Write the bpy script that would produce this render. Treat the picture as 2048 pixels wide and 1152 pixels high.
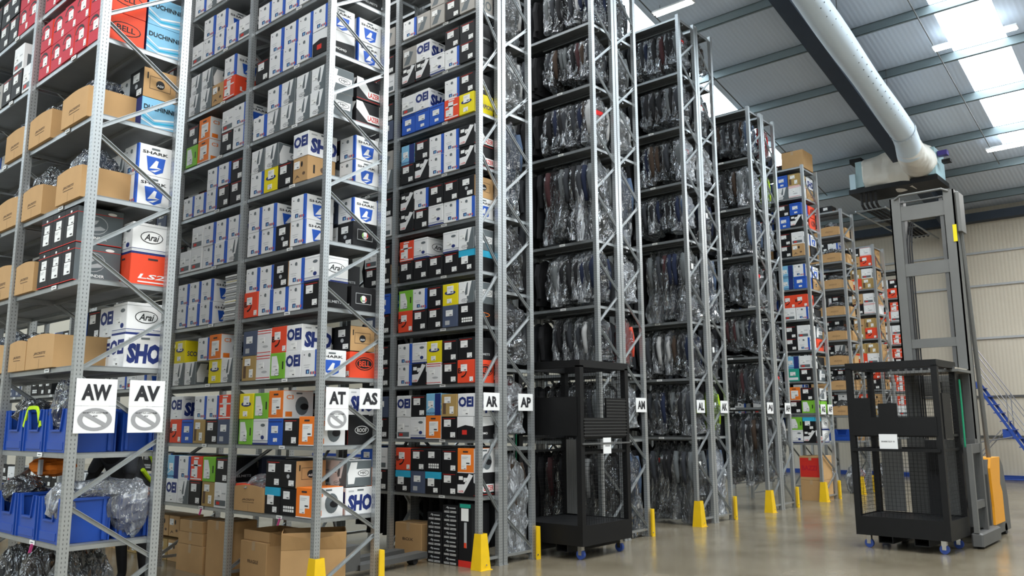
import bpy, math, random
from mathutils import Vector, Matrix, noise
D = bpy.data
for o in list(D.objects): D.objects.remove(o)
sc = bpy.context.scene
COL = sc.collection
R = math.radians
rnd = random.Random(7)

# ------------------------------------------------------------------ camera, world, lights, exposure
cam_d = D.cameras.new('camera'); cam = D.objects.new('camera', cam_d); COL.objects.link(cam)
cam_d.sensor_width = 36; cam_d.lens = 1646.15 / 2048 * 36; cam_d.clip_end = 200
_p, _r, _y = R(9.319), R(-0.3132), R(41.195)
_f = Vector((math.cos(_y)*math.cos(_p), math.sin(_y)*math.cos(_p), math.sin(_p)))
_a = Vector((math.sin(_y), -math.cos(_y), 0)); _b = _a.cross(_f)
_ra = _a*math.cos(_r) + _b*math.sin(_r); _ub = -_a*math.sin(_r) + _b*math.cos(_r)
cam.matrix_world = Matrix(((_ra.x, _ub.x, -_f.x, 0), (_ra.y, _ub.y, -_f.y, 0), (_ra.z, _ub.z, -_f.z, 1.65), (0, 0, 0, 1)))
sc.camera = cam
w = D.worlds.new('World'); sc.world = w; w.use_nodes = True
w.node_tree.nodes['Background'].inputs[0].default_value = (.75, .85, 1, 1)
w.node_tree.nodes['Background'].inputs[1].default_value = 1.0
sc.view_settings.view_transform = 'Standard'; sc.view_settings.look = 'None'
sc.view_settings.exposure = 0.04; sc.view_settings.gamma = 1.0
try: sc.view_settings.use_curve_mapping = False
except Exception: pass
SKYLIGHT = 12.0      # daylight through the translucent roof strips
def area(name, loc, rot, sx, sy, power, col):
    l = D.lights.new(name, 'AREA'); l.shape = 'RECTANGLE'; l.size = sx; l.size_y = sy
    l.energy = power; l.color = col
    o = D.objects.new(name, l); COL.objects.link(o); o.location = loc; o.rotation_euler = rot
    return o
# added fill lights, out of view above the main aisle and picking aisles
area('aisle_fill', (6, 1.5, 9.3), (0, 0, 0), 16, 1.2, 900, (1, .98, .95))
area('aisle_fill', (20, 1.5, 7.4), (0, 0, 0), 10, 1.0, 420, (1, .97, .93))
area('aisle_fill', (0.6, 5, 8.2), (0, R(35), 0), 1.0, 6, 430, (1, .97, .94))
for _x, _e in ((3.75, 110), (6.1, 130), (8.5, 90)): area('aisle_fill', (_x, 8.6, 9.6), (0, R(18), 0), .5, 5, _e, (1, .98, .95))
# added upward fill that brightens the roof liner, not an actual fixture
area('roof_fill', (15, 1.5, 6.9), (R(180), 0, 0), 22, .6, 130, (.80, .90, 1))

# ------------------------------------------------------------------ materials
MATS = {}
def nodes(m):
    m.use_nodes = True; nt = m.node_tree; return nt, nt.nodes, nt.links, nt.nodes['Principled BSDF']
def mat(name, col, rough=.6, metal=0., vary=0., scale=8., spec=.5, bump=0., bscale=60.):
    if name in MATS: return MATS[name]
    m = D.materials.new(name); nt, N, L, P = nodes(m)
    P.inputs['Base Color'].default_value = (*col, 1); P.inputs['Roughness'].default_value = rough
    P.inputs['Metallic'].default_value = metal
    P.inputs['Specular IOR Level'].default_value = spec
    m.diffuse_color = (*col, 1)
    if vary or bump:
        tc = N.new('ShaderNodeTexCoord')
    if vary:
        nz = N.new('ShaderNodeTexNoise'); nz.inputs['Scale'].default_value = scale; nz.inputs['Detail'].default_value = 4
        L.new(tc.outputs['Object'], nz.inputs['Vector'])
        mx = N.new('ShaderNodeMix'); mx.data_type = 'RGBA'
        mx.inputs[6].default_value = (*[c*(1-vary) for c in col], 1); mx.inputs[7].default_value = (*[min(1, c*(1+vary)) for c in col], 1)
        L.new(nz.outputs['Fac'], mx.inputs[0]); L.new(mx.outputs[2], P.inputs['Base Color'])
    if bump:
        n2 = N.new('ShaderNodeTexNoise'); n2.inputs['Scale'].default_value = bscale
        L.new(tc.outputs['Object'], n2.inputs['Vector'])
        bp = N.new('ShaderNodeBump'); bp.inputs['Strength'].default_value = bump; bp.inputs['Distance'].default_value = .02 if bscale > 5 else .25
        L.new(n2.outputs['Fac'], bp.inputs['Height']); L.new(bp.outputs['Normal'], P.inputs['Normal'])
    MATS[name] = m; return m
def emis(name, col, s):
    m = D.materials.new(name); m.use_nodes = True; P = m.node_tree.nodes['Principled BSDF']
    P.inputs['Base Color'].default_value = (*col, 1); P.inputs['Emission Color'].default_value = (*col, 1)
    P.inputs['Emission Strength'].default_value = s; MATS[name] = m; return m

galv = mat('galvanised_steel', (.42, .44, .45), .38, .75, .16, 12)
def perforated():
    m = D.materials.new('perforated_steel'); nt, N, L, P = nodes(m)
    tc = N.new('ShaderNodeTexCoord'); sp = N.new('ShaderNodeSeparateXYZ'); L.new(tc.outputs['Object'], sp.inputs[0])
    def M(op, a, b=None):
        n = N.new('ShaderNodeMath'); n.operation = op
        for i, v in enumerate((a, b)):
            if v is None: continue
            if hasattr(v, 'links'): L.new(v, n.inputs[i])
            else: n.inputs[i].default_value = v
        return n.outputs[0]
    zz = M('LESS_THAN', M('FRACT', M('MULTIPLY', sp.outputs[2], 30.)), .45)
    def band(c): return M('LESS_THAN', M('ABSOLUTE', M('SUBTRACT', M('ABSOLUTE', c), .014)), .0028)
    hole = M('MULTIPLY', zz, M('MAXIMUM', band(sp.outputs[0]), band(sp.outputs[1])))
    mx = N.new('ShaderNodeMix'); mx.data_type = 'RGBA'; mx.inputs[6].default_value = (.46, .48, .49, 1); mx.inputs[7].default_value = (.13, .135, .14, 1)
    L.new(hole, mx.inputs[0]); L.new(mx.outputs[2], P.inputs['Base Color'])
    P.inputs['Metallic'].default_value = .7; P.inputs['Roughness'].default_value = .36
    MATS['perf'] = m; return m
perf = perforated()
shelf_m = mat('shelf_steel', (.22, .23, .235), .5, .4, .2, 5)
kraft = mat('kraft_board', (.50, .30, .13), .8, 0, .1, 6)
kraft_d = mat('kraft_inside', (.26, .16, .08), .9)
kraft_t = mat('packing_tape', (.47, .32, .18), .35)
print_k = mat('brown_print', (.12, .07, .04), .8)
CC = dict(white=(.80, .80, .80), navy=(.015, .03, .16), blue=(.02, .10, .50), black=(.008, .008, .0095), grey=(.12, .14, .15), lgrey=(.45, .46, .47),
          red=(.62, .03, .02), orangered=(.80, .07, .025), orange=(.85, .20, .02), yellow=(.80, .66, .01), green=(.20, .50, .04), sky=(.22, .50, .72),
          cyan=(.03, .40, .62), gold=(.42, .28, .10), slate=(.07, .09, .15), teal=(.02, .33, .24), crimson=(.48, .015, .035), paper=(.86, .86, .84), dark=(.03, .03, .035), stone=(.36, .34, .31))
for k, v in CC.items(): mat('card_' + k, v, .55 if k != 'paper' else .7, 0, .04 if k != 'paper' else 0, 10, .3)
def cm(k): return MATS['card_' + k]
kick = cm('kraft') if 'card_kraft' in MATS else kraft
yellow = mat('yellow_guard', (.80, .50, .005), .5, 0, .12, 9)
blackpt = mat('black_paint', (.006, .006, .0065), .5, .0, .3, 6, .3)
bluep = mat('blue_plastic', (.010, .062, .34), .4, 0, .12, 5)
greyp = mat('grey_paint', (.10, .10, .098), .5, .1, .15, 4)
greyl = mat('light_grey_paint', (.145, .145, .138), .5, .1, .1, 4)
orangep = mat('orange_paint', (.80, .33, .01), .45, 0, .05, 4)
rubber = mat('rubber', (.02, .02, .022), .8)
bluew = mat('blue_wheel', (.03, .07, .30), .5)
chrome = mat('chrome', (.7, .7, .7), .2, 1)
darksteel = mat('dark_rafter', (.035, .05, .075), .6, .1, .2, 3)
purlin_m = mat('purlin_steel', (.20, .245, .26), .5, .4, .12, 2)
pink = mat('pink_tag', (.9, .12, .4), .6)
signw = mat('sign_white', (.84, .84, .84), .45)
signk = mat('sign_black', (.015, .015, .02), .5)
signg = mat('sign_grey', (.33, .33, .34), .5)
greenc = mat('green_cord', (.01, .30, .14), .6)

def plastic(name, tint, milk, gl):
    m = D.materials.new(name); m.use_nodes = True; nt = m.node_tree; N = nt.nodes; L = nt.links
    for n in list(N): N.remove(n)
    out = N.new('ShaderNodeOutputMaterial'); tr = N.new('ShaderNodeBsdfTransparent'); tr.inputs[0].default_value = (*tint, 1)
    g = N.new('ShaderNodeBsdfGlossy'); g.inputs['Roughness'].default_value = .09; g.inputs[0].default_value = (.95, .97, 1, 1)
    df = N.new('ShaderNodeBsdfDiffuse'); df.inputs[0].default_value = (.75, .78, .82, 1)
    tc = N.new('ShaderNodeTexCoord'); nz = N.new('ShaderNodeTexNoise'); nz.inputs['Scale'].default_value = 10; nz.inputs['Detail'].default_value = 3
    nz.inputs['Distortion'].default_value = 1.2
    mp = N.new('ShaderNodeMapping'); mp.inputs['Scale'].default_value = (1, 1, .35)
    L.new(tc.outputs['Object'], mp.inputs[0]); L.new(mp.outputs[0], nz.inputs['Vector'])
    bp = N.new('ShaderNodeBump'); bp.inputs['Strength'].default_value = 1; bp.inputs['Distance'].default_value = .16
    L.new(nz.outputs['Fac'], bp.inputs['Height']); L.new(bp.outputs[0], g.inputs['Normal'])
    cr = N.new('ShaderNodeMapRange'); cr.inputs[1].default_value = .5; cr.inputs[2].default_value = .72; cr.inputs[3].default_value = milk*.35; cr.inputs[4].default_value = milk*2
    L.new(nz.outputs['Fac'], cr.inputs[0])
    m1 = N.new('ShaderNodeMixShader'); L.new(cr.outputs[0], m1.inputs[0]); L.new(tr.outputs[0], m1.inputs[1]); L.new(df.outputs[0], m1.inputs[2])
    lw = N.new('ShaderNodeLayerWeight'); lw.inputs[0].default_value = gl; L.new(bp.outputs[0], lw.inputs['Normal'])
    m2 = N.new('ShaderNodeMixShader'); L.new(lw.outputs['Fresnel'], m2.inputs[0]); L.new(m1.outputs[0], m2.inputs[1]); L.new(g.outputs[0], m2.inputs[2])
    L.new(m2.outputs[0], out.inputs[0]); MATS[name] = m; return m
bagm = plastic('clear_bag', (.88, .89, .90), .05, .5)
bagw = plastic('milky_bag', (.82, .85, .92), .42, .5)
cloth = {k: mat('cloth_' + k, v, .85, 0, .25, 7, .3) for k, v in dict(black=(.014, .014, .016), charcoal=(.035, .038, .045), navy=(.012, .018, .045), grey=(.12, .13, .135),
    pale=(.42, .42, .42), red=(.62, .02, .02), lime=(.50, .75, .02), brown=(.05, .032, .022), maroon=(.055, .02, .022), orange=(.95, .22, .02), denim=(.08, .12, .2), coral=(.85, .10, .06)).items()}

# ------------------------------------------------------------------ mesh builder
class MB:
    def __init__(s): s.v = []; s.f = []; s.m = []; s.mats = []
    def mi(s, m):
        if m not in s.mats: s.mats.append(m)
        return s.mats.index(m)
    def quad(s, pts, m):
        n = len(s.v); s.v += [tuple(p) for p in pts]; s.f.append(tuple(range(n, n+len(pts)))); s.m.append(s.mi(m))
    def box(s, x0, y0, z0, x1, y1, z1, m, M=None, taper=None):
        n = len(s.v)
        P = [(x0, y0, z0), (x1, y0, z0), (x1, y1, z0), (x0, y1, z0), (x0, y0, z1), (x1, y0, z1), (x1, y1, z1), (x0, y1, z1)]
        if taper:
            cx, cy = (x0+x1)/2, (y0+y1)/2
            P = P[:4] + [(cx+(x-cx)*taper, cy+(y-cy)*taper, z) for x, y, z in P[4:]]
        if M is not None: P = [tuple(M @ Vector(p)) for p in P]
        s.v += P; k = s.mi(m)
        for f in ((0, 3, 2, 1), (4, 5, 6, 7), (0, 1, 5, 4), (1, 2, 6, 5), (2, 3, 7, 6), (3, 0, 4, 7)):
            s.f.append(tuple(n+i for i in f)); s.m.append(k)
    def cbox(s, x0, y0, z0, x1, y1, z1, m, c=.004):
        # box with chamfered vertical and top edges
        n = len(s.v); k = s.mi(m)
        def ring(a, z): return [(x0+a+c, y0+a, z), (x1-a-c, y0+a, z), (x1-a, y0+a+c, z), (x1-a, y1-a-c, z), (x1-a-c, y1-a, z), (x0+a+c, y1-a, z), (x0+a, y1-a-c, z), (x0+a, y0+a+c, z)]
        s.v += ring(0, z0) + ring(0, z1-c) + ring(c, z1)
        for r in (0, 8):
            for i in range(8): j = (i+1) % 8; s.f.append((n+r+i, n+r+j, n+r+8+j, n+r+8+i)); s.m.append(k)
        s.f.append(tuple(n+16+i for i in range(8))); s.m.append(k); s.f.append(tuple(n+7-i for i in range(8))); s.m.append(k)
    def bar(s, a, b, w, h, m):
        a = Vector(a); b = Vector(b); d = b-a; L = d.length; d.normalize()
        up = Vector((0, 0, 1)) if abs(d.z) < .95 else Vector((0, 1, 0))
        x = d.cross(up).normalized(); u = x.cross(d)
        M = Matrix(((x.x, d.x, u.x, a.x), (x.y, d.y, u.y, a.y), (x.z, d.z, u.z, a.z), (0, 0, 0, 1)))
        s.box(-w/2, 0, -h/2, w/2, L, h/2, m, M)
    def tube(s, pts, r, m, n=8, caps=True):
        pts = [Vector(p) for p in pts]; k = s.mi(m); base = len(s.v)
        for i, p in enumerate(pts):
            d = (pts[min(i+1, len(pts)-1)] - pts[max(i-1, 0)]).normalized()
            up = Vector((0, 0, 1)) if abs(d.z) < .9 else Vector((1, 0, 0))
            x = d.cross(up).normalized(); u = x.cross(d); rr = r[i] if isinstance(r, (list, tuple)) else r
            for j in range(n):
                a = 2*math.pi*j/n; s.v.append(tuple(p + x*math.cos(a)*rr + u*math.sin(a)*rr))
        for i in range(len(pts)-1):
            for j in range(n):
                q = (j+1) % n; s.f.append((base+i*n+j, base+i*n+q, base+(i+1)*n+q, base+(i+1)*n+j)); s.m.append(k)
        if caps:
            s.f.append(tuple(base+n-1-j for j in range(n))); s.m.append(k); e = base+(len(pts)-1)*n; s.f.append(tuple(e+j for j in range(n))); s.m.append(k)
    def mesh(s, name, smooth=False):
        me = D.meshes.new(name); me.from_pydata(s.v, [], s.f)
        for m in s.mats: me.materials.append(m)
        me.polygons.foreach_set('material_index', s.m)
        if smooth: me.polygons.foreach_set('use_smooth', [True]*len(s.f))
        me.update(); return me
    def build(s, name, parent=None, loc=None, smooth=False, **tags):
        o = D.objects.new(name, s.mesh(name, smooth)); COL.objects.link(o)
        if parent is not None: o.parent = parent
        if loc is not None: o.location = loc
        for k, v in tags.items(): o[k] = v
        return o
def link(name, me, parent=None, loc=(0, 0, 0), rot=None, scale=None, **tags):
    o = D.objects.new(name, me); COL.objects.link(o); o.location = loc
    if parent is not None: o.parent = parent
    if rot is not None: o.rotation_euler = rot
    if scale is not None: o.scale = scale
    for k, v in tags.items(): o[k] = v
    return o
def thing(name, label, cat, loc=(0, 0, 0), rz=0, group=None):
    o = D.objects.new(name, None); COL.objects.link(o); o.location = loc; o.rotation_euler = (0, 0, rz); o.empty_display_size = .1
    o['label'] = label; o['category'] = cat
    if group: o['group'] = group
    return o
_txt = {}
def text_geo(s, shear=0., bold=.022):
    key = (s, shear, bold)
    if key in _txt: return _txt[key]
    c = D.curves.new('txt', 'FONT'); c.body = s; c.size = 1; c.shear = shear; c.resolution_u = 2; c.offset = bold
    o = D.objects.new('txt', c); COL.objects.link(o); bpy.context.view_layer.update()
    me = o.to_mesh(); vs = [v.co.copy() for v in me.vertices]; fs = [tuple(p.vertices) for p in me.polygons]
    xs = [v.x for v in vs]; ys = [v.y for v in vs]
    o.to_mesh_clear(); D.objects.remove(o); D.curves.remove(c)
    x0, x1, y0, y1 = min(xs), max(xs), min(ys), max(ys)
    vs = [((v.x-x0)/(x1-x0), (v.y-y0)/(y1-y0)) for v in vs]
    _txt[key] = (vs, fs); return _txt[key]

# decal helper on a box of size DX x DY x DZ (origin bottom centre). face E = -X end, S = -Y side, N = +X end
class Face:
    def __init__(s, mb, face, DX, DY, DZ):
        s.mb = mb; s.k = 0
        if face == 'E': s.o = Vector((-DX/2, DY/2, 0)); s.u = Vector((0, -DY, 0)); s.n = Vector((-1, 0, 0))
        if face == 'S': s.o = Vector((-DX/2, -DY/2, 0)); s.u = Vector((DX, 0, 0)); s.n = Vector((0, -1, 0))
        s.v = Vector((0, 0, DZ))
    def pt(s, u, v, off): return s.o + s.u*u + s.v*v + s.n*off
    def poly(s, uv, m, lv=1): s.mb.quad([s.pt(u, v, .0007*lv) for u, v in uv], m)
    def rect(s, u0, v0, u1, v1, m, lv=1): s.poly([(u0, v0), (u1, v0), (u1, v1), (u0, v1)], m, lv)
    def ell(s, cu, cv, ru, rv, m, lv=1, n=16, a0=0, a1=360): s.poly([(cu+ru*math.cos(R(a0+(a1-a0)*i/n)), cv+rv*math.sin(R(a0+(a1-a0)*i/n))) for i in range(n + (0 if a1-a0 == 360 else 1))], m, lv)
    def text(s, t, u0, v0, u1, v1, m, lv=2, shear=0., bold=.022):
        vs, fs = text_geo(t, shear, bold); n = len(s.mb.v); k = s.mb.mi(m)
        s.mb.v += [tuple(s.pt(u0+(u1-u0)*a, v0+(v1-v0)*b, .0007*lv)) for a, b in vs]
        for f in fs: s.mb.f.append(tuple(n+i for i in f)); s.mb.m.append(k)
    def label_mb(s, u0, v0, u1, v1, lines=True):
        mb = MB(); f = Face.__new__(Face); f.mb = mb; f.o, f.u, f.v, f.n = s.o, s.u, s.v, s.n
        p = [f.pt(u0, v0, 0), f.pt(u1, v0, 0), f.pt(u1, v1, 0), f.pt(u0, v1, 0)]; q = [x + s.n*.003 for x in p]
        mb.quad(q, cm('paper'))
        for i in range(4): j = (i+1) % 4; mb.quad([p[i], p[j], q[j], q[i]], cm('paper'))
        if lines:
            du, dv = u1-u0, v1-v0
            f.rect(u0+.55*du, v0+.12*dv, u0+.9*du, v0+.24*dv, cm('dark'), 6)
            f.rect(u0+.1*du, v0+.62*dv, u0+.6*du, v0+.66*dv, cm('lgrey'), 6); f.rect(u0+.1*du, v0+.75*dv, u0+.75*du, v0+.79*dv, cm('lgrey'), 6)
        return mb

# ------------------------------------------------------------------ box designs
BX, BY, BZ = .355, .265, .268
DES = {}
def design(code, desc, body, side=None, dims=(BX, BY, BZ), cat='box', name='helmet_box'):
    """returns (mb, E face, S face) and registers"""
    mb = MB(); mb.cbox(-dims[0]/2, -dims[1]/2, 0, dims[0]/2, dims[1]/2, dims[2], body)
    # lid seam on the top
    mb.box(-dims[0]/2+.01, -.002, dims[2]-.001, dims[0]/2-.01, .002, dims[2]+.001, cm('grey') if body != kraft else kraft_d)
    E = Face(mb, 'E', *dims); S = Face(mb, 'S', *dims)
    if side is not None: S.rect(.004, .0, .996, .985, side, 1)
    DES[code] = dict(desc=desc, mb=mb, parts=[], dims=dims, name=name)
    return mb, E, S
def sticker(code, E, *r): DES[code]['parts'].append(('address_label', E.label_mb(*r)))
def handle(F, u=.5, v=.84, w=.11, m=None): F.rect(u-w, v-.03, u+w, v+.03, m or cm('dark'), 3)
W_, NV, BL, BK, GR, LG, RD, OR, OG, YE, GN, SK, CY = [cm(k) for k in ('white', 'navy', 'blue', 'black', 'grey', 'lgrey', 'red', 'orangered', 'orange', 'yellow', 'green', 'sky', 'cyan')]
PP = cm('paper')
# white box with blue stripe and a blue shield
mb, E, S = design('S', 'white blue-striped', W_)
E.rect(.85, 0, 1, .99, BL); E.ell(.5, .80, .085, .075, GR); E.rect(.56, .72, .6, .8, LG, 2); E.rect(.14, .80, .2, .84, BK)
E.rect(.30, .10, .52, .26, NV); E.rect(.38, .12, .47, .22, SK, 2); E.rect(.15, .42, .55, .44, LG); E.rect(.2, .34, .5, .36, LG)
for i in range(4): E.rect(.58+.09*i, .08, .64+.09*i, .18, RD if i % 2 else NV, 2)
S.rect(0, 0, .045, .99, BL); handle(S, .5, .88, .12, GR); S.text('SHARK', .12, .70, .88, .80, BK)
S.poly([(.24, .62), (.80, .62), (.74, .16), (.54, .05), (.30, .16)], BL, 2); S.poly([(.34, .22), (.52, .52), (.60, .50), (.56, .30), (.70, .26), (.48, .24)], W_, 3)
S.poly([(.36, .14), (.66, .24), (.50, .12)], W_, 3)
# white and grey
mb, E, S = design('H', 'white and grey', W_, GR)
E.poly([(.55, 0), (1, 0), (1, .99), (.86, .99), (.66, .32), (.55, .32)], GR); E.poly([(.42, .5), (.56, .94), (.62, .94), (.58, .4), (.46, .36)], GR); E.ell(.40, .14, .22, .09, W_, 2); E.ell(.40, .14, .2, .075, BK, 3); E.ell(.40, .14, .18, .06, W_, 4); E.text('HJC', .28, .11, .52, .17, BK, 5)
S.poly([(.06, .1), (.30, .1), (.34, .34), (.92, .34), (.94, .66), (.38, .66), (.42, .92), (.16, .92), (.04, .5)], W_, 2)
S.ell(.66, .5, .22, .12, BK, 3); S.ell(.66, .5, .2, .10, W_, 4); S.text('HJC', .54, .44, .78, .56, BK, 5)
sticker('H', E, .1, .5, .42, .72)
# white with big navy letters
mb, E, S = design('E', 'white navy-lettered', W_, dims=(.37, .275, .27))
E.text('OEI', .04, .40, .96, .86, NV, 2, 0, .05); E.rect(.35, .12, .6, .2, LG); handle(S, .55, .9, .12, GR); S.text('SHO', .08, .12, 1.0, .74, NV, 2, .08, .06); S.rect(.10, .84, .3, .9, LG)
sticker('E', E, .30, .06, .66, .34)
# white with oval crest and navy foot band
mb, E, S = design('A', 'white navy-banded', W_)
for F in (E, S): F.rect(0, 0, 1, .07, NV); F.rect(0, .10, 1, .12, LG); F.rect(0, .15, 1, .17, NV); F.rect(0, .9, 1, .92, LG)
S.ell(.55, .56, .33, .20, BK, 2); S.ell(.55, .56, .305, .175, W_, 3); S.text('Arai', .33, .45, .77, .67, BK, 4, .3); E.ell(.7, .75, .16, .06, GR, 2); E.ell(.7, .28, .12, .08, NV, 2)
sticker('A', E, .25, .36, .6, .55)
# black with white chevron
mb, E, S = design('L', 'black white-chevroned', BK)
E.poly([(.02, .14), (.40, .14), (.98, .92), (.72, .98), (.45, .52), (.02, .5)], W_, 1); E.text('LAZER', .08, .17, .40, .25, RD); E.rect(.1, .7, .35, .86, PP)
S.poly([(0, .98), (.26, .98), (.56, .5), (1, .5), (1, .16), (.50, .16), (0, .62)], W_, 1); S.text('LAZER', .50, .22, .98, .44, RD); S.rect(0, .05, 1, .07, RD)
sticker('L', E, .4, .62, .62, .8)
# black with three-colour emblem (black side) and kraft-sided
for code, sd, ds in (('g', BK, 'black thin-lined'), ('G', kraft, 'black-ended kraft')):
    mb, E, S = design(code, ds, BK, sd)
    ln = LG if sd is BK else print_k
    for a in ((.18, .30, .82, .32), (.18, .72, .82, .74), (.18, .30, .195, .74), (.805, .30, .82, .74)): S.rect(*a, ln, 2)
    S.ell(.5, .5, .13, .15, BK if sd is not BK else W_, 3)
    if sd is BK: S.poly([(.37, .5), (.42, .64), (.44, .36)], cm('green'), 4); S.poly([(.63, .5), (.58, .64), (.56, .36)], RD, 4); S.text('AGV', .44, .40, .56, .47, BK, 5)
    else: S.text('AGV', .40, .42, .60, .50, W_, 5); S.rect(.10, .62, .14, .84, BK, 3)
    sticker(code, E, .25, .58, .68, .86); sticker(code, E, .55, .08, .88, .28); E.ell(.5, .42, .1, .08, LG, 2)
# red with black oval
mb, E, S = design('B', 'orange-red oval-logo', OR, dims=(.36, .28, .275))
S.ell(.58, .55, .36, .26, BK, 2); S.ell(.58, .55, .33, .225, OR, 3); S.ell(.58, .55, .30, .19, BK, 4); S.text('BELL', .36, .44, .80, .66, OR, 5)
E.ell(.25, .52, .34, .30, BK, 2, 16, -90, 90); E.ell(.25, .52, .28, .23, OR, 3, 16, -90, 90); E.text('B', .05, .42, .3, .64, BK, 4)
sticker('B', E, .22, .50, .60, .80); sticker('B', E, .76, .05, .96, .25)
# crimson with black arc
mb, E, S = design('V', 'crimson arched-logo', cm('crimson'), OR, dims=(.36, .27, .27))
S.ell(.55, .5, .36, .22, BK, 2); S.ell(.55, .5, .33, .19, OR, 3); S.text('BELL', .33, .41, .77, .6, BK, 4)
E.ell(.4, .62, .38, .30, BK, 2, 14, 10, 170); E.ell(.4, .62, .30, .21, cm('crimson'), 3, 14, 10, 170); E.rect(.1, .42, .62, .46, BK, 2)
sticker('V', E, .36, .40, .72, .72); sticker('V', E, .78, .06, .95, .28)
# red with white figure
mb, E, S = design('T', 'red white-figured', OR)
E.rect(.08, .6, .92, .66, W_); E.poly([(.35, .12), (.62, .12), (.62, .85), (.28, .85), (.28, .6), (.35, .6)], W_); E.rect(.04, .04, .96, .09, W_); E.rect(.3, .9, .7, .96, W_)
handle(S); S.text('LS2', .2, .3, .85, .5, W_); S.rect(.25, .18, .8, .22, W_)
sticker('T', E, .12, .16, .52, .48)
mb, E, S = design('J', 'bright red lettered', OR, dims=(.36, .27, .26)); handle(S, .62, .86, .14); S.text('LS2', .22, .2, .98, .36, W_, shear=.2); S.rect(.22, .08, .98, .12, W_); handle(E)
# yellow
mb, E, S = design('Y', 'yellow', YE); E.ell(.5, .58, .36, .1, NV, 2); E.text('EXO', .3, .54, .72, .63, W_, 4); S.text('SCORPION', .08, .3, .95, .52, NV)
sticker('Y', E, .3, .55, .72, .9); sticker('Y', E, .3, .1, .6, .3)
# green
mb, E, S = design('N', 'green white-patched', GN); E.poly([(.1, .12), (.62, .12), (.62, .45), (.45, .88), (.1, .88)], W_); E.rect(.84, .35, .92, .65, BK, 2); E.ell(.5, .16, .16, .06, BK, 2); E.ell(.5, .16, .14, .045, W_, 3)
sticker('N', E, .2, .3, .58, .55)
# orange ended
mb, E, S = design('O', 'orange-ended white', OG, W_, dims=(.365, .27, .285)); handle(E, .5, .86, .16); S.text('C3', .1, .68, .34, .84, OG); S.ell(.62, .45, .22, .34, GR, 2); S.ell(.7, .42, .14, .12, BK, 3); S.rect(.08, .06, .3, .24, OG, 2); handle(S, .52, .9, .1, GR)
E.rect(0, .0, 1, .03, W_)
sticker('O', E, .24, .32, .82, .74); sticker('O', E, .24, .14, .56, .32)
# blue
mb, E, S = design('U', 'mid-blue', BL); S.text('NOLAN', .2, .55, .8, .7, W_); E.rect(.05, .86, .95, .9, NV)
sticker('U', E, .25, .45, .70, .72); sticker('U', E, .4, .12, .66, .26)
# sky blue
mb, E, S = design('D', 'sky-blue', SK)
for i in range(3): S.poly([(0, .55-.14*i), (.35, .30-.1*i), (1, .42-.13*i), (1, .38-.13*i), (.4, .24-.1*i), (0, .50-.14*i)], CY if i % 2 else W_, 2)
S.text('DUCHINNI', .06, .60, .96, .76, BK, 4); E.rect(.6, 0, 1, .99, NV); E.poly([(0, .2), (.4, .5), (.6, .3), (.4, .36)], W_, 2); E.text('DUCHINNI', .05, .05, .9, .14, NV, 4)
sticker('D', E, .15, .4, .5, .66)
# black generics
mb, E, S = design('K', 'black white-labelled', BK); S.text('HELMETS', .2, .2, .8, .3, LG); E.rect(.1, .9, .9, .92, RD)
sticker('K', E, .18, .55, .62, .86); sticker('K', E, .60, .08, .90, .3)
mb, E, S = design('k', 'black grid-printed', BK)
for i in range(5):
    for j in range(2): E.rect(.22+.14*i, .14+.12*j, .33+.14*i, .23+.12*j, PP, 2)
S.ell(.5, .5, .3, .1, OG, 2); S.ell(.5, .5, .26, .075, BK, 3)
sticker('k', E, .2, .6, .6, .88)
mb, E, S = design('W', 'white photo-printed', W_); E.rect(.08, .08, .9, .3, GR); E.rect(.2, .12, .45, .24, RD, 2); E.rect(.6, .55, .88, .6, LG); S.rect(.1, .1, .6, .6, GR); S.text('MOTO', .2, .7, .8, .86, GR)
sticker('W', E, .1, .42, .5, .7)
mb, E, S = design('w', 'weathered grey', cm('stone')); E.poly([(.1, .1), (.5, .1), (.8, .7), (.5, .8)], GR); S.text('SHO', .1, .2, .9, .7, GR)
sticker('w', E, .12, .55, .5, .82)
mb, E, S = design('Z', 'black white-topped', BK); E.poly([(0, .99), (1, .99), (1, .55), (.5, .62), (0, .5)], W_); S.poly([(0, .99), (1, .99), (1, .62), (0, .5)], W_); S.text('MOMO', .3, .2, .7, .3, W_); E.rect(.3, .2, .6, .4, RD)
mb, E, S = design('C', 'kraft punched', kraft); E.ell(.6, .7, .07, .12, BK); E.ell(.75, .3, .1, .07, print_k); S.rect(.2, .3, .26, .65, BK); S.ell(.65, .5, .2, .16, print_k); S.ell(.65, .5, .12, .09, kraft, 2); E.poly([(.1, .1), (.3, .3), (.5, .15), (.3, .2)], print_k)
sticker('C', E, .08, .55, .45, .85)
mb, E, S = design('M', 'gold-brown', cm('gold')); E.rect(.1, .1, .3, .6, print_k); S.rect(.2, .2, .8, .3, print_k)
sticker('M', E, .2, .6, .6, .88); sticker('M', E, .55, .12, .8, .45)
mb, E, S = design('R', 'black red-edged', BK, BK, dims=(.36, .27, .3)); S.rect(0, 0, .012, .99, RD); S.ell(.55, .5, .28, .15, W_, 2); S.ell(.55, .5, .26, .13, BK, 3); S.text('ROOF', .36, .43, .74, .57, W_, 4); E.rect(0, 0, .03, .99, RD, 2); E.poly([(.1, .1), (.5, .8), (.8, .3), (.5, .5)], LG)
sticker('R', E, .5, .5, .8, .7)
mb, E, S = design('P', 'white red-lined', W_); E.rect(.02, .92, .98, .96, RD); E.rect(.02, .82, .98, .85, RD); E.rect(.02, .06, .98, .09, RD); E.ell(.6, .3, .2, .05, LG); S.rect(0, .9, 1, .94, RD)
sticker('P', E, .2, .45, .55, .68)
mb, E, S = design('Q', 'slate-grey', cm('slate')); E.rect(.2, .1, .5, .3, LG); S.ell(.5, .5, .2, .2, GR)
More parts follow.
